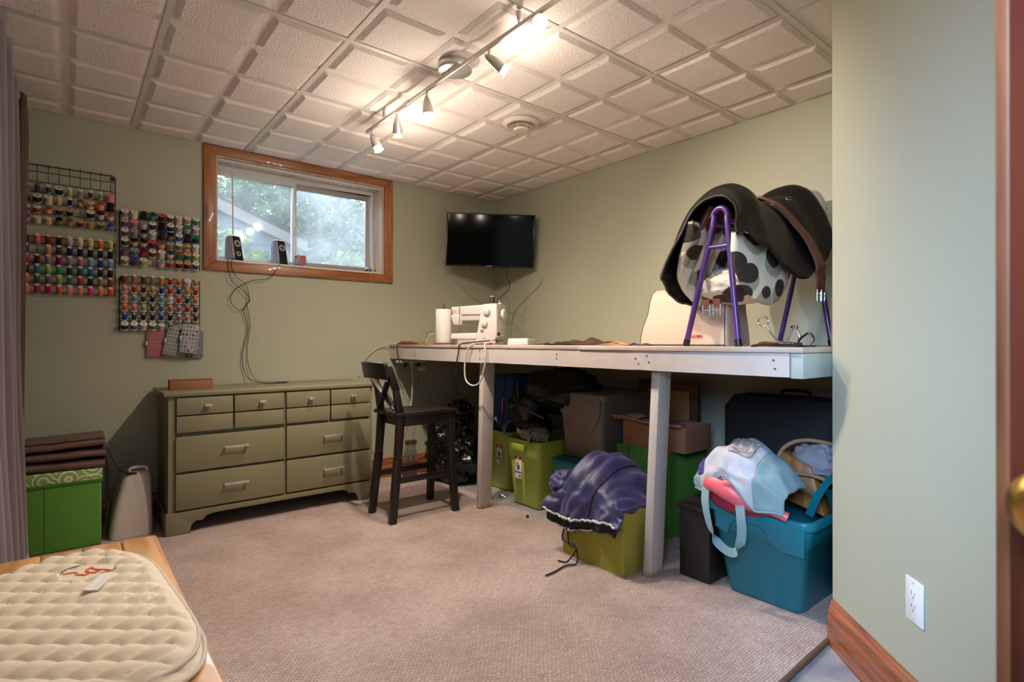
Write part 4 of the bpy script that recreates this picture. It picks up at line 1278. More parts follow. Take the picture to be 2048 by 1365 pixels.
chip_edge('front_board', -1.215, -0.005, -1.027, -0.990, 0.908, TZ - 0.0205, 1, tb)
chip_edge('front_board', -3.020, -1.216, -1.029, -0.990, 0.912, TZ - 0.0205, 2, tb)
MB().box(-1.026, -0.02, -3.064, -3.022, 0.908, TZ - 0.020).build('end_board', mat('pale_green_white_paint', (168, 174, 162), 0.5, var=0.05), tb, world=True, bevel=0.003)
MB().box(-0.045, -0.006, -3.0, -0.01, 0.905, TZ - 0.020).build('wall_ledger', M_cwhite, tb, world=True)
MB().box(-0.988, -0.05, -0.045, -0.006, 0.905, TZ - 0.020).build('wall_ledger', M_cwhite, tb, world=True)
for y in (-1.18, -1.9, -2.46):
    MB().box(-0.988, -0.048, y - .019, y + .019, 0.925, TZ - 0.0205).build('joist', M_cwhite, tb, world=True)
W_raw = wood('raw_lumber', (150, 112, 78), (188, 150, 112), 'Z', 0.7, 1.0)
for (xb, yb), (xt, yt) in (((-0.985, -1.090), (-0.985, -1.128)), ((-0.986, -2.365), (-0.986, -2.412))):
    def ring(x, y, z):
        return [Vector((x, y - .042, z)), Vector((x + .086, y - .042, z)), Vector((x + .086, y, z)), Vector((x, y, z))]
    z1_ = 0.9235
    xm_, ym_ = xb + (xt - xb) * .022, yb + (yt - yb) * .022
    lg = MB().hexa(ring(xm_, ym_, 0.020) + ring(xt, yt, 0.907)).build('leg', M_cwhite, tb, world=True, bevel=0.003)
    MB().hexa(ring(xb, yb, 0.0005) + ring(xm_, ym_, 0.0205)).build('raw_foot', W_raw, lg, world=True, bevel=0.002)
for y, z in ((-0.06, .975), (-0.06, .935), (-.40, .965), (-.40, .94), (-1.19, .98), (-1.19, .935), (-1.24, .98), (-1.24, .935), (-1.86, .972), (-1.86, .950), (-2.36, .962), (-2.375, .94), (-2.42, .975), (-2.43, .948), (-2.965, .97), (-2.97, .94)):
    MB().cyl((-1.0315, y, z), (-1.0288, y, z), 0.0035, n=8).build('screw', mat('dark_screw_hole', (60, 50, 46), 0.6), tb, world=True)

# ---- television in the corner
tvc = Vector((-0.333, -0.366, 1.848))
xr = Vector((0.552, -0.458, 0)).normalized()
nrm = Vector((-xr.y * -1, xr.x, 0))
nrm = Vector((xr.y, -xr.x, 0))
if nrm.dot(Vector((-1, -1, 0))) < 0:
    nrm = -nrm
tv = thing('television', 'black flat television mounted high in the room corner', 'television', tvc)
up0 = Vector((0, 0, 1))
nt_ = (nrm + Vector((0, 0, -0.105))).normalized()
rr_ = math.radians(2.1)
ups = xr.cross(nt_).normalized()
if ups.z < 0:
    ups = -ups
xx_ = (xr * math.cos(rr_) - ups * math.sin(rr_)).normalized()
uu_ = (ups * math.cos(rr_) + xr * math.sin(rr_)).normalized()
tv_r = Matrix((xx_, uu_, nt_)).transposed().to_euler()
tv.rotation_euler = tv_r
HW, HH = 0.352, 0.211
M_scr = mat('black_glossy_screen', (3, 3, 4), 0.10, spec=0.07)
M_bez = mat('glossy_black_bezel', (10, 10, 11), 0.2)
MB().box(-HW + .012, HW - .012, -HH + .012, HH - .012, -0.055, -0.012).build('back_shell', M_black, tv, bevel=0.010)
mb = MB()
mb.box(-HW, HW, HH - .009, HH, -0.014, 0.003).box(-HW, HW, -HH, -HH + .014, -0.014, 0.003)
mb.box(-HW, -HW + .009, -HH + .014, HH - .009, -0.014, 0.003).box(HW - .009, HW, -HH + .014, HH - .009, -0.014, 0.003)
mb.build('bezel', M_bez, tv, bevel=0.0015)
MB().box(-HW + .008, HW - .008, -HH + .013, HH - .008, -0.012, 0.0005).build('screen', M_scr, tv)
MB().box(-0.16, 0.13, -HH - .011, -HH - .0005, -0.03, -0.002).build('lower_bar', M_black, tv, bevel=0.003)
text('brand_lettering', 'SONY', 0.013, mat('silver_print', (190, 190, 190), 0.4), tv, (0.0, -HH + .007, 0.0033), (0, 0, 0), 0.0002, sx=1.4)
MB().box(-0.07, 0.07, -0.07, 0.07, -0.075, -0.0555).build('mount_plate', M_black, tv)
MB().beam((0.0, 0.0, -0.075), (0.0, 0.0, -0.34), 0.04, 0.03, (0, 1, 0)).build('mount_arm', M_black, tv)
# television cables
tvL = tvc - xx_ * 0.34 - uu_ * 0.20
tvR = tvc + xx_ * 0.16 - uu_ * 0.21
M_braid = mat('braided_cable', (58, 54, 50), 0.7, rgb2=(150, 142, 130), vscale=160)
cable('television_cable', [tvL + Vector((.02, .05, .04)), tvL + Vector((-.03, .01, .02)), tvL + Vector((.01, .02, -.03)), (-0.50, -0.22, 1.54), (-0.36, -0.34, 1.47), (-0.27, -0.46, 1.40), (-0.25, -0.50, 1.33), (-0.26, -0.50, 1.10), (-0.30, -0.50, TZ + .004)], 0.0030, M_braid, 'braided black cable sagging from the left side of television', n=90)
cable('television_cable', [tvR, tvR + Vector((-.02, .01, -.05)), (-0.26, -0.52, 1.46), (-0.36, -0.50, 1.36), (-0.40, -0.50, 1.26), (-0.42, -0.48, 1.10), (-0.42, -0.47, TZ + .004)], 0.0032, M_cable_b, 'black cable falling from the right underside of television', n=70)
cable('wall_cable', [(-0.006, -0.62, 1.56), (-0.007, -0.60, 1.50), (-0.007, -0.40, 1.38), (-0.008, -0.26, 1.27), (-0.02, -0.22, TZ + .006)], 0.0020, mat('wall_coloured_cable', (150, 142, 118), 0.6), 'thin painted cable running down the right wall near corner', n=40)
cable('wall_cable', [(-0.10, -0.006, 1.20), (-0.05, -0.05, 1.19), (-0.007, -0.20, 1.20), (-0.007, -0.36, 1.12), (-0.010, -0.40, TZ + .006)], 0.0022, mat('wall_coloured_cable', (150, 142, 118), 0.6), 'grey cable arching behind the sewing machine onto the right wall', n=40)

# ================================================================== ON THE TABLE
# sewing machine
sm = thing('sewing_machine', 'white sewing machine with two dials and handwheel on the table', 'sewing machine', (-0.752, -0.775, TZ), math.radians(208.8 + 90))
M_sm = mat('white_sewing_machine_plastic', (198, 193, 188), 0.35)
M_smg = mat('grey_sewing_machine_base', (158, 156, 160), 0.45)
MB().box(-0.115, 0.085, -0.080, 0.080, 0.0, 0.036).build('foot_base', M_smg, sm, bevel=0.004)
MB().hexa([(-0.165, -.085, .037), (0.07, -.085, .037), (0.07, .06, .037), (-0.165, .06, .037), (-0.165, -.080, .078), (0.07, -.085, .082), (0.07, .06, .082), (-0.165, .055, .078)]).build('bed', M_sm, sm, bevel=0.008, segs=3)
MB().hexa([(0.026, -.095, 0.002), (0.190, -.095, 0.002), (0.190, .085, 0.002), (0.026, .085, 0.002), (0.072, -.082, .275), (0.182, -.080, .279), (0.182, .075, .279), (0.072, .075, .275)]).build('column', M_sm, sm, bevel=0.010, segs=3)
hdp = MB().hexa([(-0.150, -.070, .162), (0.09, -.070, .166), (0.09, .065, .166), (-0.150, .065, .162), (-0.168, -.075, .262), (0.09, -.078, .272), (0.09, .07, .272), (-0.168, .07, .262)]).build('arm', M_sm, sm, bevel=0.010, segs=3)
MB().hexa([(-0.150, -.074, .135), (-0.085, -.074, .135), (-0.085, .055, .135), (-0.150, .055, .135), (-0.170, -.082, .205), (-0.085, -.080, .205), (-0.085, .062, .205), (-0.170, .062, .205)]).build('needle_head', M_sm, sm, bevel=0.008, segs=3)
MB().box(-0.098, -0.094, -0.086, -0.0805, 0.14, 0.262).build('thread_slot', mat('shadow_grey_slot', (120, 114, 110), 0.5), hdp, bevel=0.001)
MB().box(-0.085, 0.060, -0.080, -0.0765, 0.205, 0.208).build('trim_line', mat('shadow_grey_slot', (120, 114, 110), 0.5), hdp)
for z, r in ((0.222, 0.026), (0.142, 0.024)):
    x = 0.118 + (0.142 - z) * -0.08
    x = 0.096 if z < .2 else 0.112
    y = -0.095 + 0.013 * z / .275
    d = MB().lathe([(0, 0), (r, 0), (r, 0.006), (r * .9, 0.016), (r * .6, 0.020), (0, 0.020)], 28, (x, y - .0005, z), (0, -1, 0.04)).build('dial', M_sm, sm, smooth=True)
    MB().box(x - .003, x + .003, y - .026, y - .019, z - r * .55, z + r * .55).build('dial_grip', M_sm, d, bevel=0.001)
mb = MB()
for k in range(9):
    for q in range(2):
        mb.box(0.158 + q * .010, 0.163 + q * .010, -0.0935 + .013 * (.11 + k * .018) / .275, -0.0915 + .013 * (.11 + k * .018) / .275, 0.10 + k * .018, 0.105 + k * .018)
mb.build('stitch_symbols', mat('grey_print', (150, 146, 146), 0.6), sm, props={'kind': 'stuff'})
MB().box(0.070, 0.090, -0.098, -0.0905, 0.088, 0.102).build('reverse_lever', mat('grey_lever', (120, 112, 106), 0.5), sm, bevel=0.002)
MB().lathe([(0, 0), (0.012, 0), (0.012, 0.006), (0.037, 0.008), (0.039, 0.012), (0.039, 0.022), (0.035, 0.028), (0.020, 0.030), (0, 0.029)], 32, (0.186, -0.005, 0.205), (1, 0, 0.03)).build('handwheel', M_sm, sm, smooth=True)
MB().cyl((-0.110, -.035, .135), (-0.110, -.035, .098), 0.004, n=10).build('needle_bar', M_chrome, sm, smooth=True)
MB().cyl((-0.124, -.025, .135), (-0.124, -.025, .094), 0.004, n=10).build('presser_bar', M_chrome, sm, smooth=True)
MB().box(-0.132, -0.104, -.048, -.020, .088, .094).build('presser_foot', M_chrome, sm, bevel=0.001)
MB().lathe([(0, 0), (0.008, 0), (0.008, 0.004), (0.003, .006), (0.003, .030), (0, .030)], 12, (0.145, .045, .279)).build('spool_pin', M_white, sm, smooth=True)
MB().lathe([(0, 0), (0.014, 0), (0.015, 0.006), (0.010, 0.010), (0, .010)], 16, (0.165, 0.015, .279)).build('bobbin_winder', M_white, sm, smooth=True)
for k in range(3):
    MB().box(0.1865, 0.1900, -.075 + k * .045, -.040 + k * .045, 0.03, 0.085).build('vent_panel', mat('grey_vent_slots', (178, 174, 172), 0.5), sm, bevel=0.001)
text('brand_lettering', 'JANOME', 0.010, mat('red_print', (200, 40, 40), 0.5), sm, (-0.140, -0.0830, 0.232), (math.radians(90), 0, 0), 0.0004)
text('model_lettering', 'Jem', 0.016, mat('grey_print', (150, 146, 146), 0.6), sm, (0.098, -0.0955, 0.045), (math.radians(87), 0, 0), 0.0004)
# spool on the machine
cr, sr = math.cos(math.radians(298.8)), math.sin(math.radians(298.8))
sx_, sy_ = -0.752 + cr * 0.105 - sr * 0.02, -0.775 + sr * 0.105 + cr * 0.02
ts = thing('thread_spool', 'large dark brown thread spool standing on top of sewing machine', 'thread spool', (sx_, sy_, TZ + .280))
MB().lathe([(0.004, .004), (0.0175, .004), (0.0175, .050), (0.004, .050)], 18).build('thread', mat('dark_brown_thread', (62, 42, 32), 0.5, bump=.3, bscale=300), ts, smooth=True)
MB().lathe([(0, 0), (0.019, 0), (0.019, .004), (0.004, .004), (0.004, .050), (0.019, .051), (0.019, .055), (0, .055)], 18).build('spool_core', M_white, ts, smooth=True)
# paper towel roll
pt_ = thing('paper_towel_roll', 'white paper towel roll on an upright holder beside sewing machine', 'paper towel', (-0.925, -0.615, TZ))
MB().lathe([(0, 0), (0.075, 0), (0.075, .008), (0.060, .012), (0, .012)], 32).build('holder_base', M_leather, pt_, smooth=True)
MB().lathe([(0.020, 0.013), (0.054, 0.013), (0.056, 0.018), (0.056, 0.240), (0.053, 0.246), (0.020, 0.246), (0.020, 0.22)], 36).build('roll', mat('white_paper_towel', (204, 200, 195), 0.9, bump=.2, bscale=70), pt_, smooth=True)
MB().cyl((0, 0, 0.012), (0, 0, 0.282), 0.007, n=12).build('post', mat('brown_metal', (110, 86, 62), 0.4, 0.6), pt_, smooth=True)
MB().blob((0, 0, 0.284), (.008, .008, .008), 0, 0, 1, 12, 8).build('finial', mat('brown_metal', (110, 86, 62), 0.4, 0.6), pt_, smooth=True)

def cloth_scrap(name, label, cat, c, lx, ly, hgt, seed, m_, rz=0, th=0.002):
    cx, cy = c
    ca, sa = math.cos(rz), math.sin(rz)
    def fn(u, v):
        a, b2 = (u - .5) * lx, (v - .5) * ly
        k = noise.noise(Vector((u * 3 + seed, v * 3, seed)))
        edge = min(u, 1 - u, v, 1 - v) * 4
        z = TZ + .002 + hgt * max(0.0, (0.30 + k)) * min(1, edge + .12)
        wob = 0.012 * noise.noise(Vector((u * 7, v * 7, seed + 5)))
        return (cx + (a + wob) * ca - b2 * sa, cy + (a + wob) * sa + b2 * ca, z)
    o = MB().grid(fn, 22, 14).build(name, m_, smooth=True, solid=th)
    return tag(o, label, cat)
M_brl = mat('dark_brown_hide', (70, 46, 38), 0.6, var=0.15, vscale=14)
cloth_scrap('leather_scrap', 'crumpled dark brown leather scrap in the middle of table', 'leather scrap', (-0.62, -1.66), 0.22, 0.42, 0.050, 3.0, M_brl, 0.15)
cloth_scrap('leather_scrap', 'flat black leather offcut below the crumpled brown scrap', 'leather scrap', (-0.80, -1.60), 0.12, 0.20, 0.020, 9.0, mat('black_hide', (30, 26, 26), 0.5), 0.3)
cloth_scrap('felt_strip', 'grey felt strip with black ends right of the brown scrap', 'felt strip', (-0.50, -2.02), 0.10, 0.24, 0.050, 14.0, mat('grey_felt', (134, 128, 124), 0.9), 0.1, 0.004)
cloth_scrap('leather_strip', 'light tan leather strip lying in front of grey felt', 'leather scrap', (-0.74, -2.01), 0.05, 0.20, 0.022, 4.0, mat('tan_hide', (166, 118, 82), 0.6), 0.0, 0.004)
cloth_scrap('leather_strip', 'thin dark brown strap end lying right of tan strip', 'leather scrap', (-0.74, -2.16), 0.03, 0.14, 0.014, 6.0, M_brl, 0.0, 0.004)
for k, (lab, m_, dx, dy, z0) in enumerate((('brown leather sheet lying under the red handled scissors', M_brl, -0.945, -0.20, 0.0), ('tan folded leather sheet by the paper towel roll', mat('tan_hide', (166, 118, 82), 0.6), -0.90, -0.42, 0.0))):
    o = MB().box(dx - .07, dx + .07, dy - .10, dy + .10, TZ + .0006, TZ + .012).build('leather_sheet', m_, bevel=0.003)
    tag(o, lab, 'leather')
def scissors(label, c, rz, m_, z0):
    t = thing('scissors', label, 'scissors', (c[0], c[1], z0), rz)
    for s in (-1, 1):
        MB().add([(0, s * .001, .004), (.105, s * .002, .004), (.010, s * .012, .004), (0, s * .001, .007), (.105, s * .002, .006), (.010, s * .012, .007)], [(0, 1, 2), (3, 5, 4), (0, 3, 4, 1), (1, 4, 5, 2), (2, 5, 3, 0)]).build('blade', M_chrome, t)
        ring_ = [(-.045 + .034 * math.cos(a), s * .026 + .020 * math.sin(a), .008) for a in [2 * math.pi * k / 20 for k in range(20)]]
        MB().tube(ring_, 0.0065, 8, closed=True).build('handle', m_, t, smooth=True)
    MB().cyl((0, 0, .002), (0, 0, .010), .005, n=10).build('pivot_screw', M_chrome, t)
    return t
scissors('scissors with bright red handles at the left end of table', (-0.935, -0.185), math.radians(-60), mat('red_handle_plastic', (206, 44, 34), 0.4), TZ + .0125)
scissors('scissors with purple handles in front of the sewing machine', (-0.935, -1.05), math.radians(150), mat('purple_handle_plastic', (146, 72, 140), 0.4), TZ + .0005)
rb = thing('router_box', 'small low white box right of the sewing machine', 'box', (-0.72, -1.22, TZ), math.radians(20))
MB().hexa([(-.06, -.075, .0005), (.06, -.075, .0005), (.06, .075, .0005), (-.06, .075, .0005), (-.055, -.07, .042), (.05, -.07, .034), (.05, .07, .034), (-.055, .07, .042)]).build('casing', M_white, rb, bevel=0.004)
MB().box(-.045, .040, -.075, -.0735, .008, .026).build('front_strip', mat('pale_grey_strip', (196, 192, 186), 0.5), rb)
sb = thing('spool_caddy', 'small clear stand with a dark knob beside the sewing machine', 'caddy', (-0.775, -1.04, TZ), math.radians(25))
M_clr = mat('clear_acrylic', (214, 208, 200), 0.15, trans=0.7)
MB().box(-.035, .035, -.030, .030, .0005, .012).build('base', M_clr, sb, bevel=0.003)
MB().box(-.030, .030, -.004, .004, .012, .060).build('upright', M_clr, sb, bevel=0.002)
MB().cyl((.012, 0, .060), (.012, 0, .082), .008, n=12).build('knob', M_black, sb, smooth=True)
MB().box(-.050, .050, -.018, .018, .026, .032).build('shelf', mat('dark_green_shelf', (60, 66, 52), 0.6), sb)

# cables at the table
cable('electric_cable', [(-0.70, -1.0, TZ + .06), (-0.80, -1.06, TZ + .05), (-0.95, -1.19, TZ + .020), (-1.035, -1.25, TZ + .004), (-1.048, -1.275, TZ - .04), (-1.050, -1.270, 0.90), (-1.050, -1.225, 0.80), (-1.052, -1.15, 0.770), (-1.052, -1.075, 0.80), (-1.050, -1.060, 0.89), (-1.048, -1.09, TZ - .03), (-1.036, -1.12, TZ + .004), (-0.98, -1.08, TZ + .010), (-0.91, -0.98, TZ + .007), (-0.88, -0.93, TZ + .006)], 0.0048, M_cable_w, 'white power cord hanging in a loop over the table front', n=160)
cable('electric_cable', [(-0.80, -1.03, TZ + .030), (-0.95, -1.00, TZ + .016), (-1.034, -0.985, TZ + .003), (-1.040, -0.975, TZ - .04), (-1.040, -0.950, 0.88), (-1.030, -0.940, 0.75), (-0.96, -0.85, 0.62), (-0.92, -0.80, 0.48)], 0.0038, M_cable_b, 'black power cord running down behind the white loop', n=80)
cable('electric_cable', [(-0.96, -0.13, TZ + .004), (-1.02, -0.135, TZ + .004), (-1.040, -0.140, TZ - .015), (-1.041, -0.16, 0.94), (-1.035, -0.18, 0.885), (-1.01, -0.195, 0.840), (-0.985, -0.185, 0.855), (-0.975, -0.18, 0.875)], 0.0040, M_cable_b, 'black cord dropping over the left end of table to the power strip', n=60)
cable('electric_cable', [(-1.28, -0.012, 0.78), (-1.24, -0.012, 0.90), (-1.13, -0.012, 0.99), (-1.045, -0.05, TZ + .004), (-0.97, -0.07, TZ + .006)], 0.0035, M_cable_w, 'white cord arching from the wall onto the left table end', n=40)
ps = thing('power_strip', 'off white power strip fixed under the left table end', 'power strip', (-0.93, -0.14, 0.896))
MB().box(-.105, .13, -.028, .028, -.020, .0).build('housing', mat('ivory_plastic', (206, 196, 178), 0.5), ps, bevel=0.005)
for k, (dx, m_, nm) in enumerate(((-.045, M_black, 'plug'), (.02, M_cable_w, 'plug'), (.07, M_black, 'plug'))):
    MB().hexa([(dx - .008, -.008, -.055), (dx + .008, -.008, -.055), (dx + .008, .008, -.055), (dx - .008, .008, -.055), (dx - .014, -.014, -.0205), (dx + .014, -.014, -.0205), (dx + .014, .014, -.0205), (dx - .014, .014, -.0205)]).build(nm, m_, ps, bevel=0.002)
MB().box(.075, .125, -.022, .022, -.085, -.050).build('adapter', M_white, ps, bevel=0.004)
cable('electric_cable', [(-0.91, -0.14, 0.842), (-0.91, -0.14, 0.70), (-0.93, -0.15, 0.55), (-1.00, -0.16, 0.42), (-1.04, -0.14, 0.30), (-0.98, -0.10, 0.20)], 0.0050, M_cable_w, 'thick white cord hanging straight from the power strip', n=50)
cable('electric_cable', [(-0.86, -0.14, 0.842), (-0.862, -0.14, 0.76), (-0.85, -0.15, 0.62), (-0.83, -0.20, 0.50)], 0.0034, mat('grey_cable', (120, 114, 108), 0.5), 'thin grey cord hanging beside the thick white one', n=30)
cable('electric_cable', [(-1.20, -0.012, 0.80), (-1.255, -0.012, 0.66), (-1.275, -0.012, 0.50), (-1.24, -0.012, 0.32), (-1.15, -0.025, 0.20)], 0.0035, mat('pale_sage_cable', (176, 172, 150), 0.6), 'pale cable curving down the wall behind the stool', n=40)
for k in range(4):
    z = TZ + .005
    pts = [(-0.90 + .01 * k, -0.33 + .02 * k, z), (-0.86, -0.30, z + .05 + .02 * k), (-0.80 + .02 * k, -0.36, z + .09 - .015 * k), (-0.78, -0.48 - .02 * k, z + .04), (-0.80, -0.56, z)]
    if k < 3:
        cable('loose_wire', pts, 0.0018, M_cable_w if k < 2 else M_cable_b, ['thin white wire arching left of the paper towel roll', 'second thin white wire arching close to the paper towel', 'thin dark wire arching behind the red scissors'][k], n=40)
# ---- cream sewing machine cover
mc_ = thing('machine_cover', 'cream soft sewing machine cover with dark piping behind purple stand', 'cover', (-0.53, -2.33, TZ))
M_cream = mat('cream_vinyl', (194, 170, 150), 0.5, var=0.03, vscale=3, bump=0.06, bscale=5)
Y0, Y1, XF, XB, HZ = -2.085, -2.580, -0.66, -0.44, 0.285
secs = [(0.002, 0.0, 0.0), (0.05, 0.006, 0.002), (0.10, 0.016, 0.008), (0.16, 0.034, 0.020), (0.22, 0.040, 0.030), (0.262, 0.046, 0.040), (HZ - .003, 0.060, 0.052), (HZ, 0.085, 0.075)]
vs, fs = [], []
for z, iy, ix in secs:
    y0, y1, x0, x1 = Y0 - iy, Y1 + iy * 0.35, XF + ix, XB - ix * .5
    rr = 0.022
    for cx, cy, a0 in ((x1 - rr, y0 - rr, 0), (x0 + rr, y0 - rr, 90), (x0 + rr, y1 + rr, 180), (x1 - rr, y1 + rr, 270)):
        for q in range(5):
            t = math.radians(a0 + 90 * q / 4)
            vs.append((cx + rr * math.cos(t), cy + rr * math.sin(t), TZ + z))
n = 20
fs = [tuple(reversed(range(n))), tuple((len(secs) - 1) * n + j for j in range(n))]
for i in range(len(secs) - 1):
    for j in range(n):
        fs.append((i * n + j, i * n + (j + 1) % n, (i + 1) * n + (j + 1) % n, (i + 1) * n + j))
MB().add(vs, fs).build('cover_body', M_cream, mc_, world=True, smooth=True)
M_pipe = mat('dark_brown_piping', (62, 44, 38), 0.6)
MB().tube([(XF + ix + .004, Y0 - iy - .010, TZ + z) for z, iy, ix in secs[:-1]], 0.0028, 8).build('piping', M_pipe, mc_, world=True, smooth=True)
MB().tube([(XF + ix + .004, Y1 + iy * .35 + .013, TZ + z) for z, iy, ix in secs[:-1]], 0.0028, 8).build('piping', M_pipe, mc_, world=True, smooth=True)
MB().tube([(XF - .001, Y0 - .012, TZ + .004), (XF - .001, Y1 + .012, TZ + .004)], 0.0035, 8).build('hem', M_pipe, mc_, world=True, smooth=True)
text('lettering', 'JANOME', 0.019, mat('red_print', (200, 40, 40), 0.5), mc_, Vector((XF - .0035, -2.415, TZ + .046)) - Vector((-0.53, -2.33, TZ)), frame((0, -1, 0), (0, 0, 1)), 0.0006, sx=1.15, bold=0.0002)

# ---- purple saddle stand
M_pur = mat('purple_enamelled_tube', (74, 42, 112), 0.3, coat=0.3)
ss = thing('saddle_stand', 'purple tubular saddle stand on the table under the covered saddle', 'saddle stand', (-0.45, -2.63, TZ))
RYC = -2.615
def aframe(x, ytop, y0, y1, ztop, name):
    pts = [Vector((x, y0, TZ + .002)), Vector((x, ytop + .034, ztop - .075))]
    pts += [Vector((x, ytop + .034 * math.cos(t), ztop - .040 + .040 * math.sin(t))) for t in [math.radians(a) for a in range(0, 181, 20)]]
    pts += [Vector((x, ytop - .034, ztop - .075)), Vector((x, y1, TZ + .002))]
    MB().tube(bez(pts, 60), 0.0125, 12).build(name, M_pur, ss, world=True, smooth=True)
    for y in (y0, y1):
        MB().cyl((x, y, TZ + .0008), (x, y + (ytop - y) * .05, TZ + .030), 0.0145, n=12).build('rubber_foot', M_black, ss, world=True, smooth=True)
aframe(-0.820, -2.640, -2.474, -2.722, 1.602, 'front_leg_frame')
aframe(-0.120, -2.700, -2.560, -2.812, 1.575, 'rear_leg_frame')
for dy in (-0.034, 0.034):
    MB().tube(bez([(-0.82, -2.640 + dy, 1.545), (-0.45, -2.665 + dy, 1.545), (-0.12, -2.700 + dy, 1.545), (-0.06, -2.705 + dy, 1.55)], 20), 0.011, 10).build('top_bar', M_pur, ss, world=True, smooth=True)
MB().tube([(-0.82, -2.592, 1.44), (-0.82, -2.684, 1.44)], 0.010, 10).build('cross_bar', M_pur, ss, world=True, smooth=True)
MB().tube(bez([(-0.14, -2.66, 1.54), (-0.10, -2.78, 1.535), (-0.06, -2.80, 1.545), (-0.045, -2.74, 1.55), (-0.06, -2.66, 1.55)], 30), 0.010, 10).build('end_loop', M_pur, ss, world=True, smooth=True)

# ---- covered saddle on the stand
sd = thing('saddle', 'english saddle in a black cover on the purple stand', 'saddle', (-0.5, -2.65, 1.60))
M_cov = mat('black_nylon_saddle_cover', (13, 11, 11), 0.45, bump=0.4, bscale=9, spec=0.35)
def interp(t, ks):
    for (a, va), (b2, vb) in zip(ks[:-1], ks[1:]):
        if t <= b2:
            k = (t - a) / (b2 - a)
            k = k * k * (3 - 2 * k)
            return va + (vb - va) * k
    return ks[-1][1]
RIDGE = [(0, 1.645), (0.05, 1.700), (0.13, 1.712), (0.30, 1.672), (0.48, 1.660), (0.68, 1.715), (0.84, 1.790), (0.93, 1.792), (1.0, 1.690)]
NEARD = [(0, 0.20), (0.10, 0.30), (0.30, 0.345), (0.55, 0.370), (0.72, 0.34), (0.85, 0.26), (1.0, 0.10)]
FARD = [(0, 0.34), (0.2, 0.46), (0.5, 0.46), (0.8, 0.25), (1.0, 0.10)]
def saddle_pt(u, v, inflate=0.0, wid=0.235, nd=NEARD, fd=FARD, fw=0.16):
    a = abs(v)
    near = v < 0
    x = -0.855 + 0.70 * u
    yc = -2.640 - 0.035 * u
    zr = interp(u, RIDGE)
    drop = interp(u, nd if near else fd)
    tuck = interp(u, [(0, .78), (.12, 1.0), (.8, 1.0), (1, .55)])
    y = yc + (-1 if near else 1) * ((wid if near else .27) * tuck * (a ** (0.72 if near else .60)) + inflate)
    # flap hangs a little inwards at its bottom
    z = zr - drop * (0.20 * a + 0.80 * a ** 1.75) + inflate * (1 - a)
    x -= (fw if near else .08) * a ** 1.6 * (1 - 0.75 * u)
    k = noise.noise(Vector((u * 6, v * 4, 2.0)))
    wr = 0.010 * k * (0.3 + a)
    if a > .75 or u < .12:
        wr += (0.002 if near else 0.006) * math.sin(u * 70 + v * 9) * max((a - .75) / .25, (0.12 - u) / .12, 0)
    return Vector((x, y + (-wr if near else wr), z + wr * .4))
o = MB().grid(lambda u, v: saddle_pt(u, 2 * v - 1), 48, 64).build('cover', M_cov, sd, world=True, smooth=True, solid=0.006, subd=1)
# gathered far flap edge roll
MB().tube([saddle_pt(u / 40 * 0.9, 0.985) for u in range(41)], 0.010, 8).build('elastic_hem', M_cov, sd, world=True, smooth=True)
MB().tube([saddle_pt(u / 40 * 0.98, -0.99) for u in range(41)], 0.006, 8).build('elastic_hem', M_cov, sd, world=True, smooth=True)
MB().tube([saddle_pt(0.002, v / 30 * 2 - 1, 0.002) for v in range(31)], 0.007, 8).build('elastic_hem', M_cov, sd, world=True, smooth=True)
M_brl2 = mat('reddish_brown_saddle_leather', (112, 62, 44), 0.4, var=0.15, vscale=9)
# saddle panels visible under the arch
MB().grid(lambda u, v: Vector((-0.80 + 0.4 * u - .05 * v, -2.640 - 0.060 - 0.100 * v ** .8, 1.625 - 0.22 * v)), 8, 8).build('panel', M_brl2, sd, world=True, smooth=True, solid=0.025)
MB().grid(lambda u, v: Vector((-0.80 + 0.4 * u - .05 * v, -2.640 + 0.055 + 0.100 * v ** .8, 1.625 - 0.24 * v)), 8, 8).build('panel', M_brl2, sd, world=True, smooth=True, solid=0.025)
# scroll embroidery on the cover
M_emb = mat('beige_embroidery', (176, 150, 116), 0.7)
for u0, v0 in ((0.44, -0.22), (0.66, -0.16)):
    pts = []
    for k in range(18):
        t = k / 17 * 5.2
        pts.append(saddle_pt(u0 + 0.045 * math.cos(t) * (1 - k / 40), v0 + 0.040 * math.sin(t) * (1 - k / 40) - .002 * k, 0.008))
    MB().tube(pts, 0.0016, 6).build('embroidery', M_emb, sd, world=True, smooth=True)

# ---- leaf print saddle pad hanging below the cover
M_leaf = mat('cream_leaf_print_cotton', (206, 198, 178), 0.9)
nt = M_leaf.node_tree
pb = nt.nodes['Principled BSDF']
tcn = nt.nodes.new('ShaderNodeTexCoord')
mpn = nt.nodes.new('ShaderNodeMapping'); mpn.inputs['Scale'].default_value = (7.2, 3.6, 10.0); mpn.inputs['Rotation'].default_value = (0.0, 0.75, 0.0)
nt.links.new(tcn.outputs['Object'], mpn.inputs[0])
def spots(offset, p0, p1):
    ad = nt.nodes.new('ShaderNodeVectorMath'); ad.operation = 'ADD'; ad.inputs[1].default_value = offset
    nt.links.new(mpn.outputs[0], ad.inputs[0])
    vo_ = nt.nodes.new('ShaderNodeTexVoronoi'); vo_.inputs['Scale'].default_value = 0.95; vo_.inputs['Randomness'].default_value = 0.8
    nt.links.new(ad.outputs[0], vo_.inputs['Vector'])
    r_ = nt.nodes.new('ShaderNodeValToRGB')
    r_.color_ramp.elements[0].position = p0; r_.color_ramp.elements[0].color = (1, 1, 1, 1)
    r_.color_ramp.elements[1].position = p1; r_.color_ramp.elements[1].color = (0, 0, 0, 1)
    nt.links.new(vo_.outputs['Distance'], r_.inputs[0])
    return r_.outputs[0]
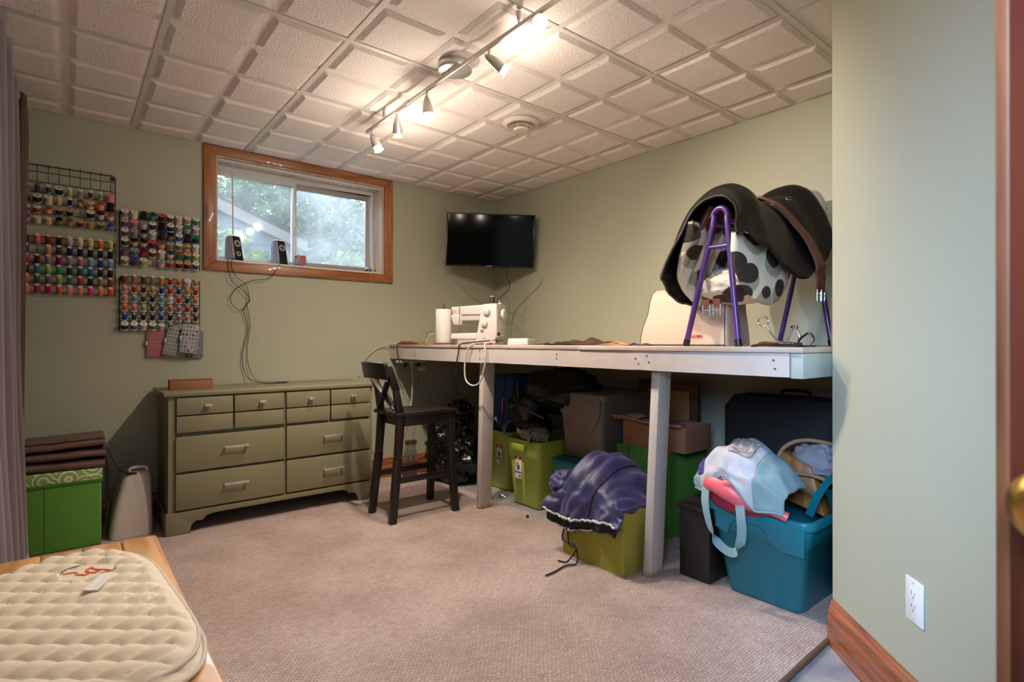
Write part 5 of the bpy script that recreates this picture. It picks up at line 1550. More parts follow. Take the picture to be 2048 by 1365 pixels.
m1 = nt.nodes.new('ShaderNodeMixRGB'); m1.inputs[1].default_value = S(214, 206, 186); m1.inputs[2].default_value = S(158, 156, 136)
nt.links.new(spots((0.22, 0.0, 0.20), 0.46, 0.48), m1.inputs[0])
m2 = nt.nodes.new('ShaderNodeMixRGB'); m2.inputs[2].default_value = S(52, 42, 36)
nt.links.new(m1.outputs[0], m2.inputs[1]); nt.links.new(spots((0, 0, 0), 0.38, 0.40), m2.inputs[0])
nt.links.new(m2.outputs[0], pb.inputs['Base Color'])
lp = thing('leaf_saddle_pad', 'cream saddle pad with dark leaf print hanging below the saddle cover', 'saddle pad', (-0.55, -2.65, 1.30))
def pad_near(u, v):
    t = v * 2 * math.pi
    # a thick pillow: ring section around the panel, u runs front to back
    prof = math.sin(math.pi * u) ** 0.42
    zt, zb = 1.46, 1.460 - 0.272 * prof
    cz, hz = (zt + zb) / 2, (zt - zb) / 2 + .004
    x = -1.015 + 0.50 * u
    cy = -2.785 - 0.012 * prof
    th_ = 0.010 + 0.020 * prof
    z = cz + hz * math.cos(t)
    xx = x + 0.26 * max(0, z - 1.30)
    return (xx, cy - th_ * math.sin(t) - 0.05 * (1.42 - z) + 0.006 * noise.noise(Vector((u * 8, z * 14, 1))), z)
MB().grid(pad_near, 36, 28).build('near_panel', M_leaf, lp, world=True, smooth=True)
def pad_far(u, v):
    t = v * 2 * math.pi
    prof = math.sin(math.pi * u) ** 0.42
    zt, zb = 1.56, 1.56 - 0.36 * prof
    cz, hz = (zt + zb) / 2, (zt - zb) / 2 + .004
    x = -0.90 + 0.44 * u
    th_ = 0.014 + 0.026 * prof
    z = cz + hz * math.cos(t)
    k = (1.50 - z) / .33
    y = -2.53 + 0.085 * math.sin(min(1, max(0, k)) * math.pi * .62) - 0.10 * max(0, k - .55) ** 1.2
    return (x + 0.10 * max(0, z - 1.3), y + th_ * math.sin(t) + 0.008 * math.sin(u * 60) * (1 if math.sin(t) < 0 else .2), z)
MB().grid(pad_far, 40, 28).build('far_panel', M_leaf, lp, world=True, smooth=True)
# bottom sling of the far side curling under towards the near panel
def sling(u, v):
    a = math.pi * (1.02 + 0.96 * v)
    y = -2.625 + 0.135 * math.cos(a)
    z = 1.300 + 0.105 * math.sin(a)
    x = -0.915 + 0.36 * u + .02 * math.sin(v * 14)
    return (x, y, z + 0.006 * noise.noise(Vector((u * 9, v * 9, 4))))
MB().blob((-0.640, -2.630, 1.285), (0.165, 0.190, 0.085), 9, 0.10, 3.0, 60, 30, ridge=0.06).build('bottom_fold', M_leaf, lp, world=True, smooth=True)
MB().blob((-0.135, -2.73, 1.665), (0.060, 0.06, 0.115), 6, 0.05, 2, 20, 14).build('rear_corner', M_leaf, lp, world=True, smooth=True)

# ---- brown leather girth across the seat
gi = thing('leather_girth', 'brown leather girth strap with two buckles draped over the saddle', 'girth', (-0.5, -2.7, 1.66))
path, sides = [], []
for k in range(26):
    v = 0.30 - 1.20 * k / 25
    tx = -0.565 + 0.085 * max(0, -v)
    u_ = 0.45
    for _ in range(12):
        u_ += (tx - saddle_pt(u_, v).x) / 0.75
    path.append(saddle_pt(u_, v, 0.018))
last = path[-1]
for k in range(1, 7):
    path.append(last + Vector((0.002 * k, -0.004 * k * (1 if k < 4 else .4) - .002, -0.017 * k)))
MB().ribbon(path, (1, 0, 0.0), 0.080, 0.010).build('strap', M_leather, gi, world=True, smooth=True)
end = path[-1]
def buckle(c, side, par):
    s_ = Vector(side).normalized()
    cc = Vector(c)
    d_ = Vector((0, 0, -1))
    pts = [cc - s_ * .017, cc + s_ * .017, cc + s_ * .017 + d_ * .046, cc - s_ * .017 + d_ * .046]
    bk = MB().tube(pts, 0.0032, 8, closed=True).build('buckle', M_chrome, par, world=True, smooth=True)
    MB().tube([cc - s_ * .017 + d_ * .022, cc + s_ * .017 + d_ * .022], 0.0024, 6).build('bar', M_chrome, bk, world=True, smooth=True)
    MB().tube([cc + d_ * .022, cc + d_ * .044 + Vector((-.002, -.003, 0))], 0.0020, 6).build('prong', M_chrome, bk, world=True, smooth=True)
for sx in (-0.021, 0.021):
    p0 = end + Vector((sx, 0, .006)); p1 = p0 + Vector((0.002, 0.004, -.060))
    MB().ribbon([p0, p1], (1, 0, 0), 0.032, 0.008).build('tail', M_leather, gi, world=True)
    buckle(p1 + Vector((0, -.002, .008)), (1, 0, 0), gi)
for sy in (-0.024, 0.024):
    p0 = Vector((-0.86, -2.625 + sy, 1.215)); p1 = p0 + Vector((0, 0, -.030))
    MB().ribbon([p0, p1], (0, 1, 0), 0.030, 0.008).build('far_tail', M_leather, gi, world=True)
    buckle(p1 + Vector((-.002, 0, .006)), (0, 1, 0), gi)

# ---- bits, stirrups and straps in a small heap
hb = thing('snaffle_bit', 'steel bridle bit with one long shank sticking up from heap', 'bridle bit', (-0.86, -2.885, TZ))
c0 = Vector((-0.86, -2.845, TZ + .098))
MB().tube([c0 + Vector((0, .020 * math.cos(t), .020 * math.sin(t))) for t in [2 * math.pi * k / 20 for k in range(20)]], 0.0030, 8, closed=True).build('ring', M_chrome, hb, world=True, smooth=True)
MB().tube(bez([c0 + Vector((0, -.014, -.014)), (-0.86, -2.875, TZ + .050), (-0.86, -2.905, TZ + .020), (-0.86, -2.94, TZ + .008)], 16), 0.0045, 8).build('shank', M_chrome, hb, world=True, smooth=True)
MB().tube(bez([(-0.86, -2.90, TZ + .02), (-0.83, -2.92, TZ + .016), (-0.78, -2.94, TZ + .010)], 10), 0.0055, 8).build('mouthpiece', M_chrome, hb, world=True, smooth=True)
si = thing('stirrup_iron', 'steel stirrup iron standing in the small tack heap', 'stirrup', (-0.80, -2.94, TZ))
MB().tube(bez([(-0.80, -2.945, TZ + .006), (-0.80, -2.955, TZ + .040), (-0.80, -2.935, TZ + .075), (-0.80, -2.915, TZ + .040), (-0.80, -2.905, TZ + .006)], 24), 0.005, 8).build('arch', M_chrome, si, world=True, smooth=True)
MB().box(-0.815, -0.785, -2.950, -2.900, TZ + .0005, TZ + .008).build('tread', M_chrome, si, world=True, bevel=0.002)
MB().box(-0.808, -0.792, -2.948, -2.922, TZ + .070, TZ + .084).build('eye', M_chrome, si, world=True, bevel=0.003)
s2_ = thing('stirrup_iron', 'dark stirrup iron lying flat at the right of tack heap', 'stirrup', (-0.84, -2.985, TZ))
MB().tube(bez([(-0.87, -3.02, TZ + .006), (-0.86, -3.03, TZ + .030), (-0.85, -3.01, TZ + .052), (-0.84, -2.975, TZ + .030), (-0.84, -2.965, TZ + .008)], 24), 0.0045, 8).build('arch', mat('dark_steel', (70, 66, 64), 0.3, 0.9), s2_, world=True, smooth=True)
MB().box(-0.875, -0.835, -3.030, -2.950, TZ + .0005, TZ + .007).build('tread', M_black, s2_, world=True, bevel=0.002)
for k, (p, lab) in enumerate((([(-0.84, -2.80, TZ + .004), (-0.86, -2.84, TZ + .016), (-0.84, -2.89, TZ + .010), (-0.80, -2.93, TZ + .006)], 'short brown leather curb strap curled at left of tack heap'),
                              ([(-0.92, -2.83, TZ + .004), (-0.92, -2.88, TZ + .008), (-0.90, -2.95, TZ + .006), (-0.88, -3.0, TZ + .012)], 'dark leather strap lying along the front of tack heap'))):
    o = MB().ribbon(bez(p, 16), (1, 0, .3), 0.020, 0.005).build('leather_strap', M_leather if k == 0 else M_black, smooth=True)
    tag(o, lab, 'strap')
fb = MB().prism([(-0.735, TZ + .0006), (-0.40, TZ + .0006), (-0.40, TZ + .215), (-0.70, TZ + .21), (-0.735, TZ + .18)], lambda a, c_, t: (a, t, c_), -3.055, -3.040).build('cardboard_sheet', M_card)
tag(fb, 'brown cardboard piece standing upright at the right table end', 'cardboard')
# ================================================================== UNDER THE TABLE
def loft(secs, q=5):
    """rounded rectangles (z, x0, x1, y0, y1, r) stacked into one skin, closed at both ends"""
    vs, fs = [], []
    for z, x0, x1, y0, y1, r in secs:
        for cx, cy, a0 in ((x1 - r, y1 - r, 0), (x0 + r, y1 - r, 90), (x0 + r, y0 + r, 180), (x1 - r, y0 + r, 270)):
            for k in range(q):
                t = math.radians(a0 + 90 * k / (q - 1))
                vs.append((cx + r * math.cos(t), cy + r * math.sin(t), z))
    n = 4 * q
    fs.append(tuple(reversed(range(n))))
    fs.append(tuple((len(secs) - 1) * n + j for j in range(n)))
    for i in range(len(secs) - 1):
        for j in range(n):
            fs.append((i * n + j, i * n + (j + 1) % n, (i + 1) * n + (j + 1) % n, (i + 1) * n + j))
    return MB().add(vs, fs)
def tote(name, label, cat, x0, x1, y0, y1, z0, h, taper, m_, rimw=0.014, group=None, closed=False, step=True):
    """moulded plastic tote: (x0,x1,y0,y1) at the bottom, flaring by taper, with a rolled rim"""
    t = thing(name, label, cat, ((x0 + x1) / 2, (y0 + y1) / 2, z0))
    def sec(z, extra=0.0, r=0.03):
        k = z / h * taper + extra
        return (z0 + z, x0 - k, x1 + k, y0 - k, y1 + k, r + max(0, extra))
    S_ = [sec(0.001, -.012, .02), sec(0.006, -.003), sec(0.014, 0.0)]
    if step:
        S_ += [sec(h * .70, 0), sec(h * .71, 0.006), sec(h - .034, 0.006)]
    else:
        S_ += [sec(h - .034, 0)]
    S_ += [sec(h - .032, rimw), sec(h - .004, rimw + .001), sec(h, rimw - .004)]
    if not closed:
        S_ += [sec(h - .001, -.002), sec(h - .030, -.005), sec(0.05, -.006), sec(0.02, -.012)]
    loft(S_).build('bin', m_, t, world=True, smooth=True)
    return t
M_lime = mat('lime_green_plastic', (160, 178, 74), 0.38, var=0.03, vscale=3)
M_teal = mat('teal_plastic', (10, 108, 122), 0.36)
M_gray = mat('taupe_grey_plastic', (126, 112, 104), 0.45)
def tote_label(parent, x, y0, y1, z0, z1):
    """printed sticker: red brand band, tote picture, blue band, barcode"""
    s = MB().box(x - .0012, x, y0, y1, z0, z1).build('label', mat('white_sticker', (222, 216, 212), 0.5), parent, world=True)
    h = z1 - z0
    d = x - .0016
    MB().box(d, x - .001, y0, y1, z1 - h * .17, z1).build('red_band', mat('red_sticker_print', (170, 26, 34), 0.5), s, world=True)
    ow = MB()
    ow.lathe([(0, 0), (0.011, 0), (0.011, .0003), (0, .0003)], 16, (d - .0004, (y0 + y1) / 2, z1 - h * .085), (1, 0, 0))
    o = ow.build('brand_oval', mat('white_print', (230, 226, 222), 0.5), s, world=True)
    text('brand_lettering', 'Rubbermaid', 0.0062, mat('red_sticker_print', (170, 26, 34), 0.5), s, Vector((d - .0008, (y0 + y1) / 2, z1 - h * .085)) - root_matrix(s).translation, frame((0, -1, 0), (0, 0, 1)), 0.0001, sx=.75)
    MB().box(d, x - .001, (y0 + y1) / 2 - .016, (y0 + y1) / 2 + .010, z0 + h * .38, z0 + h * .58).build('tote_picture', mat('blue_tote_print', (70, 96, 156), 0.5), s, world=True)
    MB().box(d, x - .001, (y0 + y1) / 2 - .006, (y0 + y1) / 2 + .020, z0 + h * .57, z0 + h * .66).build('contents_picture', mat('orange_print', (216, 150, 96), 0.5, rgb2=(190, 60, 50), vscale=90), s, world=True)
    MB().box(d, x - .001, y0 + .001, y1 - .001, z0 + h * .23, z0 + h * .30).build('blue_band', mat('blue_band_print', (70, 100, 150), 0.5), s, world=True)
    bc = MB()
    for k in range(7):
        yy = y0 + .006 + k * .0030
        bc.box(d, x - .001, yy, yy + .0016, z0 + h * .04, z0 + h * .17)
    bc.build('barcode', M_black, s, world=True, props={'kind': 'stuff'})

# lime tote with a red label, behind the first table leg
t2 = tote('storage_tote', 'lime green plastic tote with a red topped label and open top', 'tote', -0.700, -0.245, -1.355, -1.100, -0.011, 0.428, 0.030, M_lime)
MB().hexa([(-0.758, -1.275, .345), (-0.735, -1.275, .345), (-0.735, -1.165, .345), (-0.758, -1.165, .345), (-0.766, -1.285, .392), (-0.735, -1.285, .392), (-0.735, -1.155, .392), (-0.766, -1.155, .392)]).build('handle', M_lime, t2, world=True, bevel=0.006, segs=2)
for y in (-1.135, -1.225):
    MB().hexa([(-0.7035, y - .012, .02), (-0.690, y - .012, .02), (-0.690, y + .012, .02), (-0.7035, y + .012, .02), (-0.7265, y - .012, .27), (-0.715, y - .012, .27), (-0.715, y + .012, .27), (-0.7265, y + .012, .27)]).build('rib', M_lime, t2, world=True, bevel=0.003)
tote_label(t2, -0.7265, -1.222, -1.158, 0.165, 0.310)
t1 = tote('storage_tote', 'lime green tote farther back by the wall under blue bag', 'tote', -0.575, -0.15, -0.900, -0.655, -0.011, 0.420, 0.028, M_lime)
tote_label(t1, -0.602, -0.860, -0.800, 0.180, 0.310)
# teal tote carrying the grey one
t3 = tote('storage_tote', 'teal plastic tote under the taupe grey tote', 'tote', -0.640, -0.16, -1.800, -1.490, -0.011, 0.345, 0.040, M_teal, 0.016, closed=True)
t4 = tote('storage_tote', 'taupe grey plastic tote stacked on a teal tote', 'tote', -0.580, -0.16, -1.770, -1.460, 0.3355, 0.395, 0.030, M_gray, 0.014, closed=True, step=False)
MB().prism([(-1.46 - .0, .60), (-1.50, .60), (-1.565, .52), (-1.60, .50), (-1.70, .50), (-1.77, .60), (-1.785, .70), (-1.445, .70)], lambda a, c_, t: (t - (c_ - .60) * .08, a, c_), -0.612, -0.598).build('front_recess', M_gray, t4, world=True, bevel=0.004)
# things heaped in and on the open lime tote
M_bk = mat('black_backpack_nylon', (12, 11, 12), 0.42, bump=0.6, bscale=14)
bp1 = thing('black_bag', 'black bulging duffel bag pushed up under the table top', 'bag', (-0.45, -1.30, 0.46))
MB().blob((-0.46, -1.33, 0.72), (0.24, 0.27, 0.155), 3, 0.16, 2.0, 44, 28, ridge=0.10).build('body', M_bk, bp1, world=True, smooth=True)
MB().tube(bez([(-0.66, -1.10, 0.78), (-0.70, -1.16, 0.68), (-0.69, -1.25, 0.60), (-0.66, -1.36, 0.56)], 20), 0.006, 8).build('zip', mat('grey_zip', (90, 86, 86), 0.4), bp1, world=True, smooth=True)
bp2 = thing('black_backpack', 'black backpack with red zip pull leaning on the lime tote', 'backpack', (-0.60, -1.18, 0.43))
MB().blob((-0.62, -1.155, 0.60), (0.13, 0.135, 0.135), 8, 0.14, 2.4, 36, 24, ridge=0.10).build('body', M_bk, bp2, world=True, smooth=True)
MB().blob((-0.60, -1.20, 0.485), (0.12, 0.13, 0.07), 11, 0.2, 2.4, 30, 18, ridge=0.1).build('pocket', M_bk, bp2, world=True, smooth=True)
MB().tube(bez([(-0.735, -1.055, 0.665), (-0.745, -1.05, 0.64), (-0.75, -1.055, 0.60), (-0.748, -1.05, 0.57)], 12), 0.004, 8).build('zip_pull', mat('coral_cord', (226, 90, 76), 0.6), bp2, world=True, smooth=True)
MB().ribbon(bez([(-0.715, -1.10, 0.52), (-0.755, -1.085, 0.49), (-0.765, -1.10, 0.445), (-0.73, -1.11, 0.425)], 14), (0, 1, 0), 0.030, 0.004).build('strap', mat('grey_webbing', (96, 94, 92), 0.8), bp2, world=True, smooth=True)
env = MB().prism([(-1.15, .430), (-1.25, .400), (-1.30, .404), (-1.27, .418), (-1.17, .476)], lambda a, c_, t: (t + (c_ - .43) * -.5, a, c_ + .012), -0.700, -0.703).build('paper_envelope', mat('tan_envelope_paper', (206, 158, 122), 0.8))
tag(env, 'torn tan envelope sticking out of the open lime tote', 'envelope')
M_camo = mat('camouflage_cloth', (92, 96, 88), 0.8, rgb2=(150, 146, 136), vscale=22)
cm = MB().blob((-0.66, -1.27, 0.445), (0.07, 0.12, 0.055), 17, 0.25, 3, 26, 16).build('camouflage_bag', M_camo, smooth=True)
tag(cm, 'small grey camouflage pouch lying in the open lime tote', 'pouch')
gs = MB().ribbon(bez([(-0.735, -1.32, 0.50), (-0.765, -1.345, 0.46), (-0.755, -1.325, 0.425), (-0.73, -1.28, 0.425)], 20), (0.2, 0.3, 1), 0.028, 0.003).build('webbing_strap', mat('pale_grey_webbing', (132, 138, 134), 0.8), smooth=True)
tag(gs, 'pale grey webbing strap looping over the rim of lime tote', 'strap')
# blue bag on the rear lime tote
bl = thing('blue_bag', 'tall royal blue fabric bag standing on the rear lime tote', 'bag', (-0.43, -0.83, 0.41))
M_blue = mat('royal_blue_fabric', (12, 62, 118), 0.7, var=0.15, vscale=5, bump=0.35, bscale=8)
MB().hexa([(-0.585, -0.885, .4105), (-0.26, -0.885, .4105), (-0.26, -0.690, .4105), (-0.585, -0.690, .4105), (-0.565, -0.955, .80), (-0.28, -0.955, .80), (-0.28, -0.700, .80), (-0.565, -0.700, .80)]).build('body', M_blue, bl, world=True, bevel=0.02, segs=3)
MB().tube([(-0.588, -0.845, .42), (-0.572, -0.850, .79)], 0.0035, 6).build('seam_piping', mat('navy_piping', (10, 40, 84), 0.7), bl, world=True, smooth=True)
MB().box(-0.592, -0.584, -0.80, -0.76, .44, .50).build('clip', M_chrome, bl, world=True, bevel=0.002)
# black refuse bag
M_bag = mat('shiny_black_refuse_bag', (10, 10, 11), 0.16, bump=1.0, bscale=26, coat=0.4)
rb_ = MB().blob((-0.71, -0.40, 0.205), (0.19, 0.26, 0.26), 5, 0.22, 2.6, 64, 44, 0.0, ridge=0.16).build('refuse_bag', M_bag, smooth=True)
tag(rb_, 'shiny black plastic refuse bag slumped under the left table end', 'refuse bag')
rb2 = MB().blob((-0.58, -0.30, 0.48), (0.10, 0.14, 0.10), 12, 0.3, 2.6, 40, 28, ridge=0.18).build('refuse_bag', M_bag, smooth=True)
tag(rb2, 'knotted top bundle of black plastic resting on the refuse bag', 'refuse bag')
br = thing('hand_broom', 'small whisk brush leaning on the baseboard behind the stool', 'brush', (-0.90, -0.10, 0))
mb = MB()
rnd = random.Random(4)
for k in range(60):
    x, y = rnd.uniform(-.035, .035), rnd.uniform(-.012, .012)
    mb.tube([(-0.90 + x, -0.10 + y, 0.25), (-0.92 + x * 1.9, -0.12 + y * 2, 0.11 + rnd.uniform(0, .01))], 0.0012, 4)
mb.build('bristles', mat('grey_green_bristles', (112, 112, 96), 0.8), br, world=True, props={'kind': 'stuff'})
MB().box(-0.945, -0.855, -0.115, -0.085, 0.245, 0.275).build('head', mat('dark_brush_wood', (70, 46, 34), 0.6), br, world=True, bevel=0.004)
MB().box(-0.985, -0.865, -0.135, -0.125, 0.0005, 0.118).build('dustpan', mat('brown_worn_board', (84, 50, 36), 0.6), br, world=True)
# green fabric box, carton on it, picture frame behind
M_green2 = mat('bright_green_fabric', (78, 128, 40), 0.85, var=0.06)
gb = thing('fabric_bin', 'green fabric box supporting the open cardboard carton', 'bin', (-0.36, -1.97, 0))
loft([(-.011, -0.52, -0.20, -2.175, -1.835, .012), (0.455, -0.53, -0.19, -2.185, -1.825, .012), (0.460, -0.525, -0.195, -2.18, -1.83, .012), (0.458, -0.515, -0.205, -2.17, -1.84, .010), (0.30, -0.515, -0.205, -2.17, -1.84, .010)]).build('bin', M_green2, gb, world=True, smooth=True)
MB().box(-0.5325, -0.530, -1.920, -1.917, 0.0, 0.45).build('seam', mat('dark_green_seam', (40, 72, 26), 0.8), gb, world=True)
cbx = thing('open_carton', 'open brown cardboard carton with printed flaps on green box', 'carton', (-0.40, -2.07, 0.4605), math.radians(2))
MB().box(-.125, .125, -.200, .195, 0.0, 0.135).build('carton', M_card, cbx, bevel=0.002)
fl = MB().grid(lambda u, v: (-.125 - 0.06 * u, -.205 + .46 * v, .138 + 0.012 * math.sin(u * 2.5) + .02 * u * (v > .5)), 6, 4).build('flap', mat('pinkish_carton_liner', (186, 142, 122), 0.7), cbx, smooth=True, solid=0.002)
MB().grid(lambda u, v: (-.10 + 0.14 * u, .135 + .11 * v, .142 + .004 * u + .02 * math.sin(v * 3)), 4, 6).build('flap', mat('pinkish_carton_liner', (186, 142, 122), 0.7), cbx, smooth=True, solid=0.002)
MB().box(-.122, .10, -.195, .135, .1360, .1375).build('printed_sheet', mat('printed_paper', (198, 156, 136), 0.6), cbx)
MB().box(-.120, .05, -.100, .020, .1380, .1390).build('printed_picture', mat('red_brown_print', (120, 40, 30), 0.6, rgb2=(190, 130, 96), vscale=24), cbx)
for k in range(3):
    MB().box(-.110 + k * .025, -.100 + k * .025, -.170, -.115, .1380, .1387).build('print_line', mat('dark_print', (60, 40, 36), 0.6), cbx)
pf = thing('picture_frame', 'brown picture frame with cardboard backing behind the open carton', 'picture frame', (-0.18, -1.98, 0.46))
W_fr = wood('brown_frame_wood', (78, 48, 30), (112, 72, 46), 'Y', 0.5)
fy0, fy1, fz0_, fz1_ = -2.135, -1.725, 0.470, 0.805
mb = MB()
mb.box(-.19, -.165, fy0, fy1, fz1_ - .055, fz1_).box(-.19, -.165, fy0, fy1, fz0_, fz0_ + .055).box(-.19, -.165, fy0, fy0 + .055, fz0_ + .055, fz1_ - .055).box(-.19, -.165, fy1 - .055, fy1, fz0_ + .055, fz1_ - .055)
mb.build('frame', W_fr, pf, world=True, bevel=0.002)
MB().box(-.180, -.168, fy0 + .05, fy1 - .05, fz0_ + .05, fz1_ - .05).build('backing', mat('tan_backing_card', (172, 134, 88), 0.8), pf, world=True)
# fabric bin with navy blanket
M_yg = mat('yellow_green_fabric', (158, 150, 58), 0.85, var=0.06, vscale=6, bump=0.1, bscale=9)
yb = thing('fabric_bin', 'yellow green fabric cube bin under the navy blanket', 'bin', (-0.92, -2.14, 0))
loft([(0.0006, -1.072, -0.770, -2.326, -1.950, .006), (0.285, -1.078, -0.764, -2.332, -1.944, .006), (0.289, -1.076, -0.766, -2.330, -1.946, .006), (0.288, -1.068, -0.774, -2.322, -1.954, .005), (0.15, -1.066, -0.776, -2.320, -1.956, .005)]).build('bin', M_yg, yb, world=True)
MB().box(-1.0800, -1.0778, -2.333, -1.943, 0.205, 0.207).build('seam', mat('olive_seam', (120, 112, 40), 0.9), yb, world=True)
lbk = MB().grid(lambda u, v: (-1.0795 - .004 * math.sin(v * 3), -1.960 - 0.035 * u - .012 * (1 - v) * (1 - u), 0.075 + 0.165 * v + .02 * u * (1 - v)), 4, 6).build('care_label', mat('white_printed_label', (208, 196, 190), 0.7, rgb2=(172, 158, 156), vscale=30), yb, world=True, smooth=True, solid=0.001)
M_navy = mat('navy_blanket_nylon', (44, 42, 90), 0.5, sheen=0.3, var=0.12, vscale=5, bump=0.5, bscale=11)
M_lin = mat('black_blanket_lining', (16, 15, 22), 0.7)
nb = thing('horse_blanket', 'navy blue horse blanket with white rope trim heaped on the bin', 'blanket', (-0.92, -2.10, 0.29))
def blank(u, v, off=0.0):
    """u along the front (0 left/far, 1 right/near), v from the back over the heap to the front hem"""
    y = -1.862 - 0.475 * u
    bumpz = 0.185 * math.sin(math.pi * min(1, max(0, u * 1.02 + 0.02))) ** 0.7 * (0.55 + 0.45 * math.cos((u - .42) * 3.2))
    n1 = noise.noise(Vector((u * 5, v * 2.5, 7.0)))
    n2 = noise.noise(Vector((u * 11 + v * 3, v * 2.5, 3.0))) - 0.5 * abs(noise.noise(Vector((u * 7 - v * 2, v * 4, 8.0))))
    if v < 0.55:
        k = v / 0.55
        x = (-0.70 - 0.14 * max(0, (u - .75) / .25)) * (1 - k) + -1.07 * k
        z = 0.292 + bumpz * math.sin(math.pi * (0.18 + 0.66 * k)) + 0.055 * n1 + 0.030 * n2
    else:
        k = (v - 0.55) / 0.45
        hem = 0.150 - 0.085 * math.exp(-((u - 0.86) / .2) ** 2) - 0.05 * math.exp(-((u - 0.0) / .16) ** 2) + 0.016 * math.sin(u * 9)
        x = -1.07 - 0.030 * math.sin(math.pi * k * .5) - 0.030 * n2 * k - .014 * k
        z0_ = 0.292 + bumpz * math.sin(math.pi * 0.84) + 0.055 * n1 + .030 * n2
        z = z0_ * (1 - k) + (0.292 - hem * .75) * k
        x -= 0.018 * math.sin(u * 16 + 1) * k
    z = max(z, 0.294 if -1.076 < x < -0.766 and -2.33 < y < -1.95 else z)
    if x > -1.082 and z < 0.30 and v >= 0.55:
        x = -1.086
    return Vector((x - off, y, z))
MB().grid(lambda u, v: blank(u, v), 60, 44).build('outer_cloth', M_navy, nb, world=True, smooth=True, solid=0.005)
MB().grid(lambda u, v: blank(0.06 + .90 * u, 0.90 + .10 * v) + Vector((0.004, 0, -0.030 * v - .010)), 40, 4).build('lining', M_lin, nb, world=True, smooth=True, solid=0.010)
M_rope = mat('white_rope_trim', (206, 204, 208), 0.7, bump=0.8, bscale=120)
MB().tube([blank(0.03 + .94 * k / 60, 0.975) + Vector((-.006, 0, .003 * math.sin(k * 1.6))) for k in range(61)], 0.0055, 8).build('rope_trim', M_rope, nb, world=True, smooth=True)
MB().tube([blank(0.15 + .50 * k / 40, 1.0) + Vector((-.008, 0, -.034 + .002 * math.sin(k * 2))) for k in range(41)], 0.0034, 6).build('rope_trim', mat('grey_rope_trim', (140, 138, 146), 0.7, bump=0.8, bscale=120), nb, world=True, smooth=True)
MB().tube([blank(0.62 + .03 * math.sin(k / 9), .10 + .86 * k / 40) + Vector((-.002, 0, .004)) for k in range(41)], 0.0030, 6).build('seam_cord', M_lin, nb, world=True, smooth=True)
MB().blob((-0.99, -1.885, 0.318), (0.085, 0.075, 0.065), 21, 0.25, 2.2, 30, 20, ridge=.12).build('bunched_corner', M_navy, nb, world=True, smooth=True)
cz = blank(0.30, 1.0)
MB().tube(bez([cz + Vector((-.004, 0, -.01)), cz + Vector((-.010, .012, -.09)), (-1.115, -2.075, 0.075), (-1.135, -2.105, 0.012), (-1.19, -2.085, 0.007), (-1.27, -2.10, 0.006), (-1.33, -2.105, 0.006)], 60), 0.0036, 8).build('draw_cord', M_cable_b, nb, world=True, smooth=True)
MB().tube(bez([cz + Vector((-.004, -.01, -.01)), cz + Vector((-.012, -.035, -.10)), (-1.120, -2.085, 0.07), (-1.150, -2.060, 0.010), (-1.175, -2.020, 0.007)], 50), 0.0036, 8).build('draw_cord', M_cable_b, nb, world=True, smooth=True)
# black wooden box
kb = thing('wooden_box', 'worn black painted wooden box between yellow bin and teal bin', 'box', (-0.72, -2.53, 0))
M_kb = mat('worn_black_paint', (24, 20, 18), 0.45, rgb2=(40, 32, 28), vscale=12, bump=0.2, bscale=30)
MB().box(-0.845, -0.55, -2.604, -2.458, 0.0006, 0.300).build('body', M_kb, kb, world=True, bevel=0.003)
MB().box(-0.856, -0.54, -2.614, -2.448, 0.301, 0.326).build('lid', M_kb, kb, world=True, bevel=0.004)
# big teal bin
tbn = tote('storage_bin', 'large teal plastic bin overflowing with bags beside the slanted wall', 'bin', -0.820, -0.36, -2.968, -2.672, 0.0006, 0.372, 0.052, M_teal, 0.018)
MB().prism([(-2.66, .355), (-2.645, .27), (-2.70, .245), (-2.715, .298), (-2.735, .315), (-2.835, .318), (-2.855, .300), (-2.87, .262), (-2.91, .235), (-3.00, .235), (-3.01, .355)], lambda a, c_, t: (t - (c_ - .3) * .14, a, c_), -0.878, -0.862).build('front_recess', M_teal, tbn, world=True, bevel=0.006)
# shoulder bag lying on the bin, opening towards the room
M_bagw = mat('white_canvas', (184, 182, 188), 0.8, var=0.06, vscale=7, bump=0.2, bscale=12)
M_bagt = mat('pale_teal_canvas', (124, 150, 152), 0.8, var=0.06, vscale=7)
sbg = thing('tote_bag', 'white and pale teal canvas tote bag lying open on the teal bin', 'bag', (-0.80, -2.78, 0.38))
def dome(u, v):
    """u across (0 left, 1 right), v from the arched front hem up and over to the back"""
    w = math.sin(math.pi * (0.06 + 0.88 * u))
    hem = 0.425 + 0.105 * math.exp(-((u - 0.44) / 0.20) ** 2) - 0.03 * u
    ks = [(0.0, -0.985, hem), (0.25, -0.990, max(hem + .03, 0.44 + 0.10 * w)), (0.55, -0.940, 0.43 + 0.185 * w ** .8), (0.78, -0.830, 0.42 + 0.228 * w ** .8), (1.0, -0.730, 0.40 + 0.150 * w)]
    for (a_, xa, za), (b2, xb2, zb2) in zip(ks[:-1], ks[1:]):
        if v <= b2 + 1e-6:
            k = (v - a_) / (b2 - a_)
            x, z = xa + (xb2 - xa) * k, za + (zb2 - za) * k
            break
    x += 0.075 * (1 - w)
    y = -2.590 - 0.362 * u + 0.01 * v + 0.05 * (v * (0.5 - u))
    k = noise.noise(Vector((u * 6, v * 5, 3))) - 0.6 * abs(noise.noise(Vector((u * 5 + v * 3, v * 3, 9))))
    return Vector((x - 0.012 * k, y, z + 0.024 * k))
MB().grid(lambda u, v: dome(0.12 + .62 * u, v * .72), 40, 36).build('white_panel', M_bagw, sbg, world=True, smooth=True, solid=0.004)
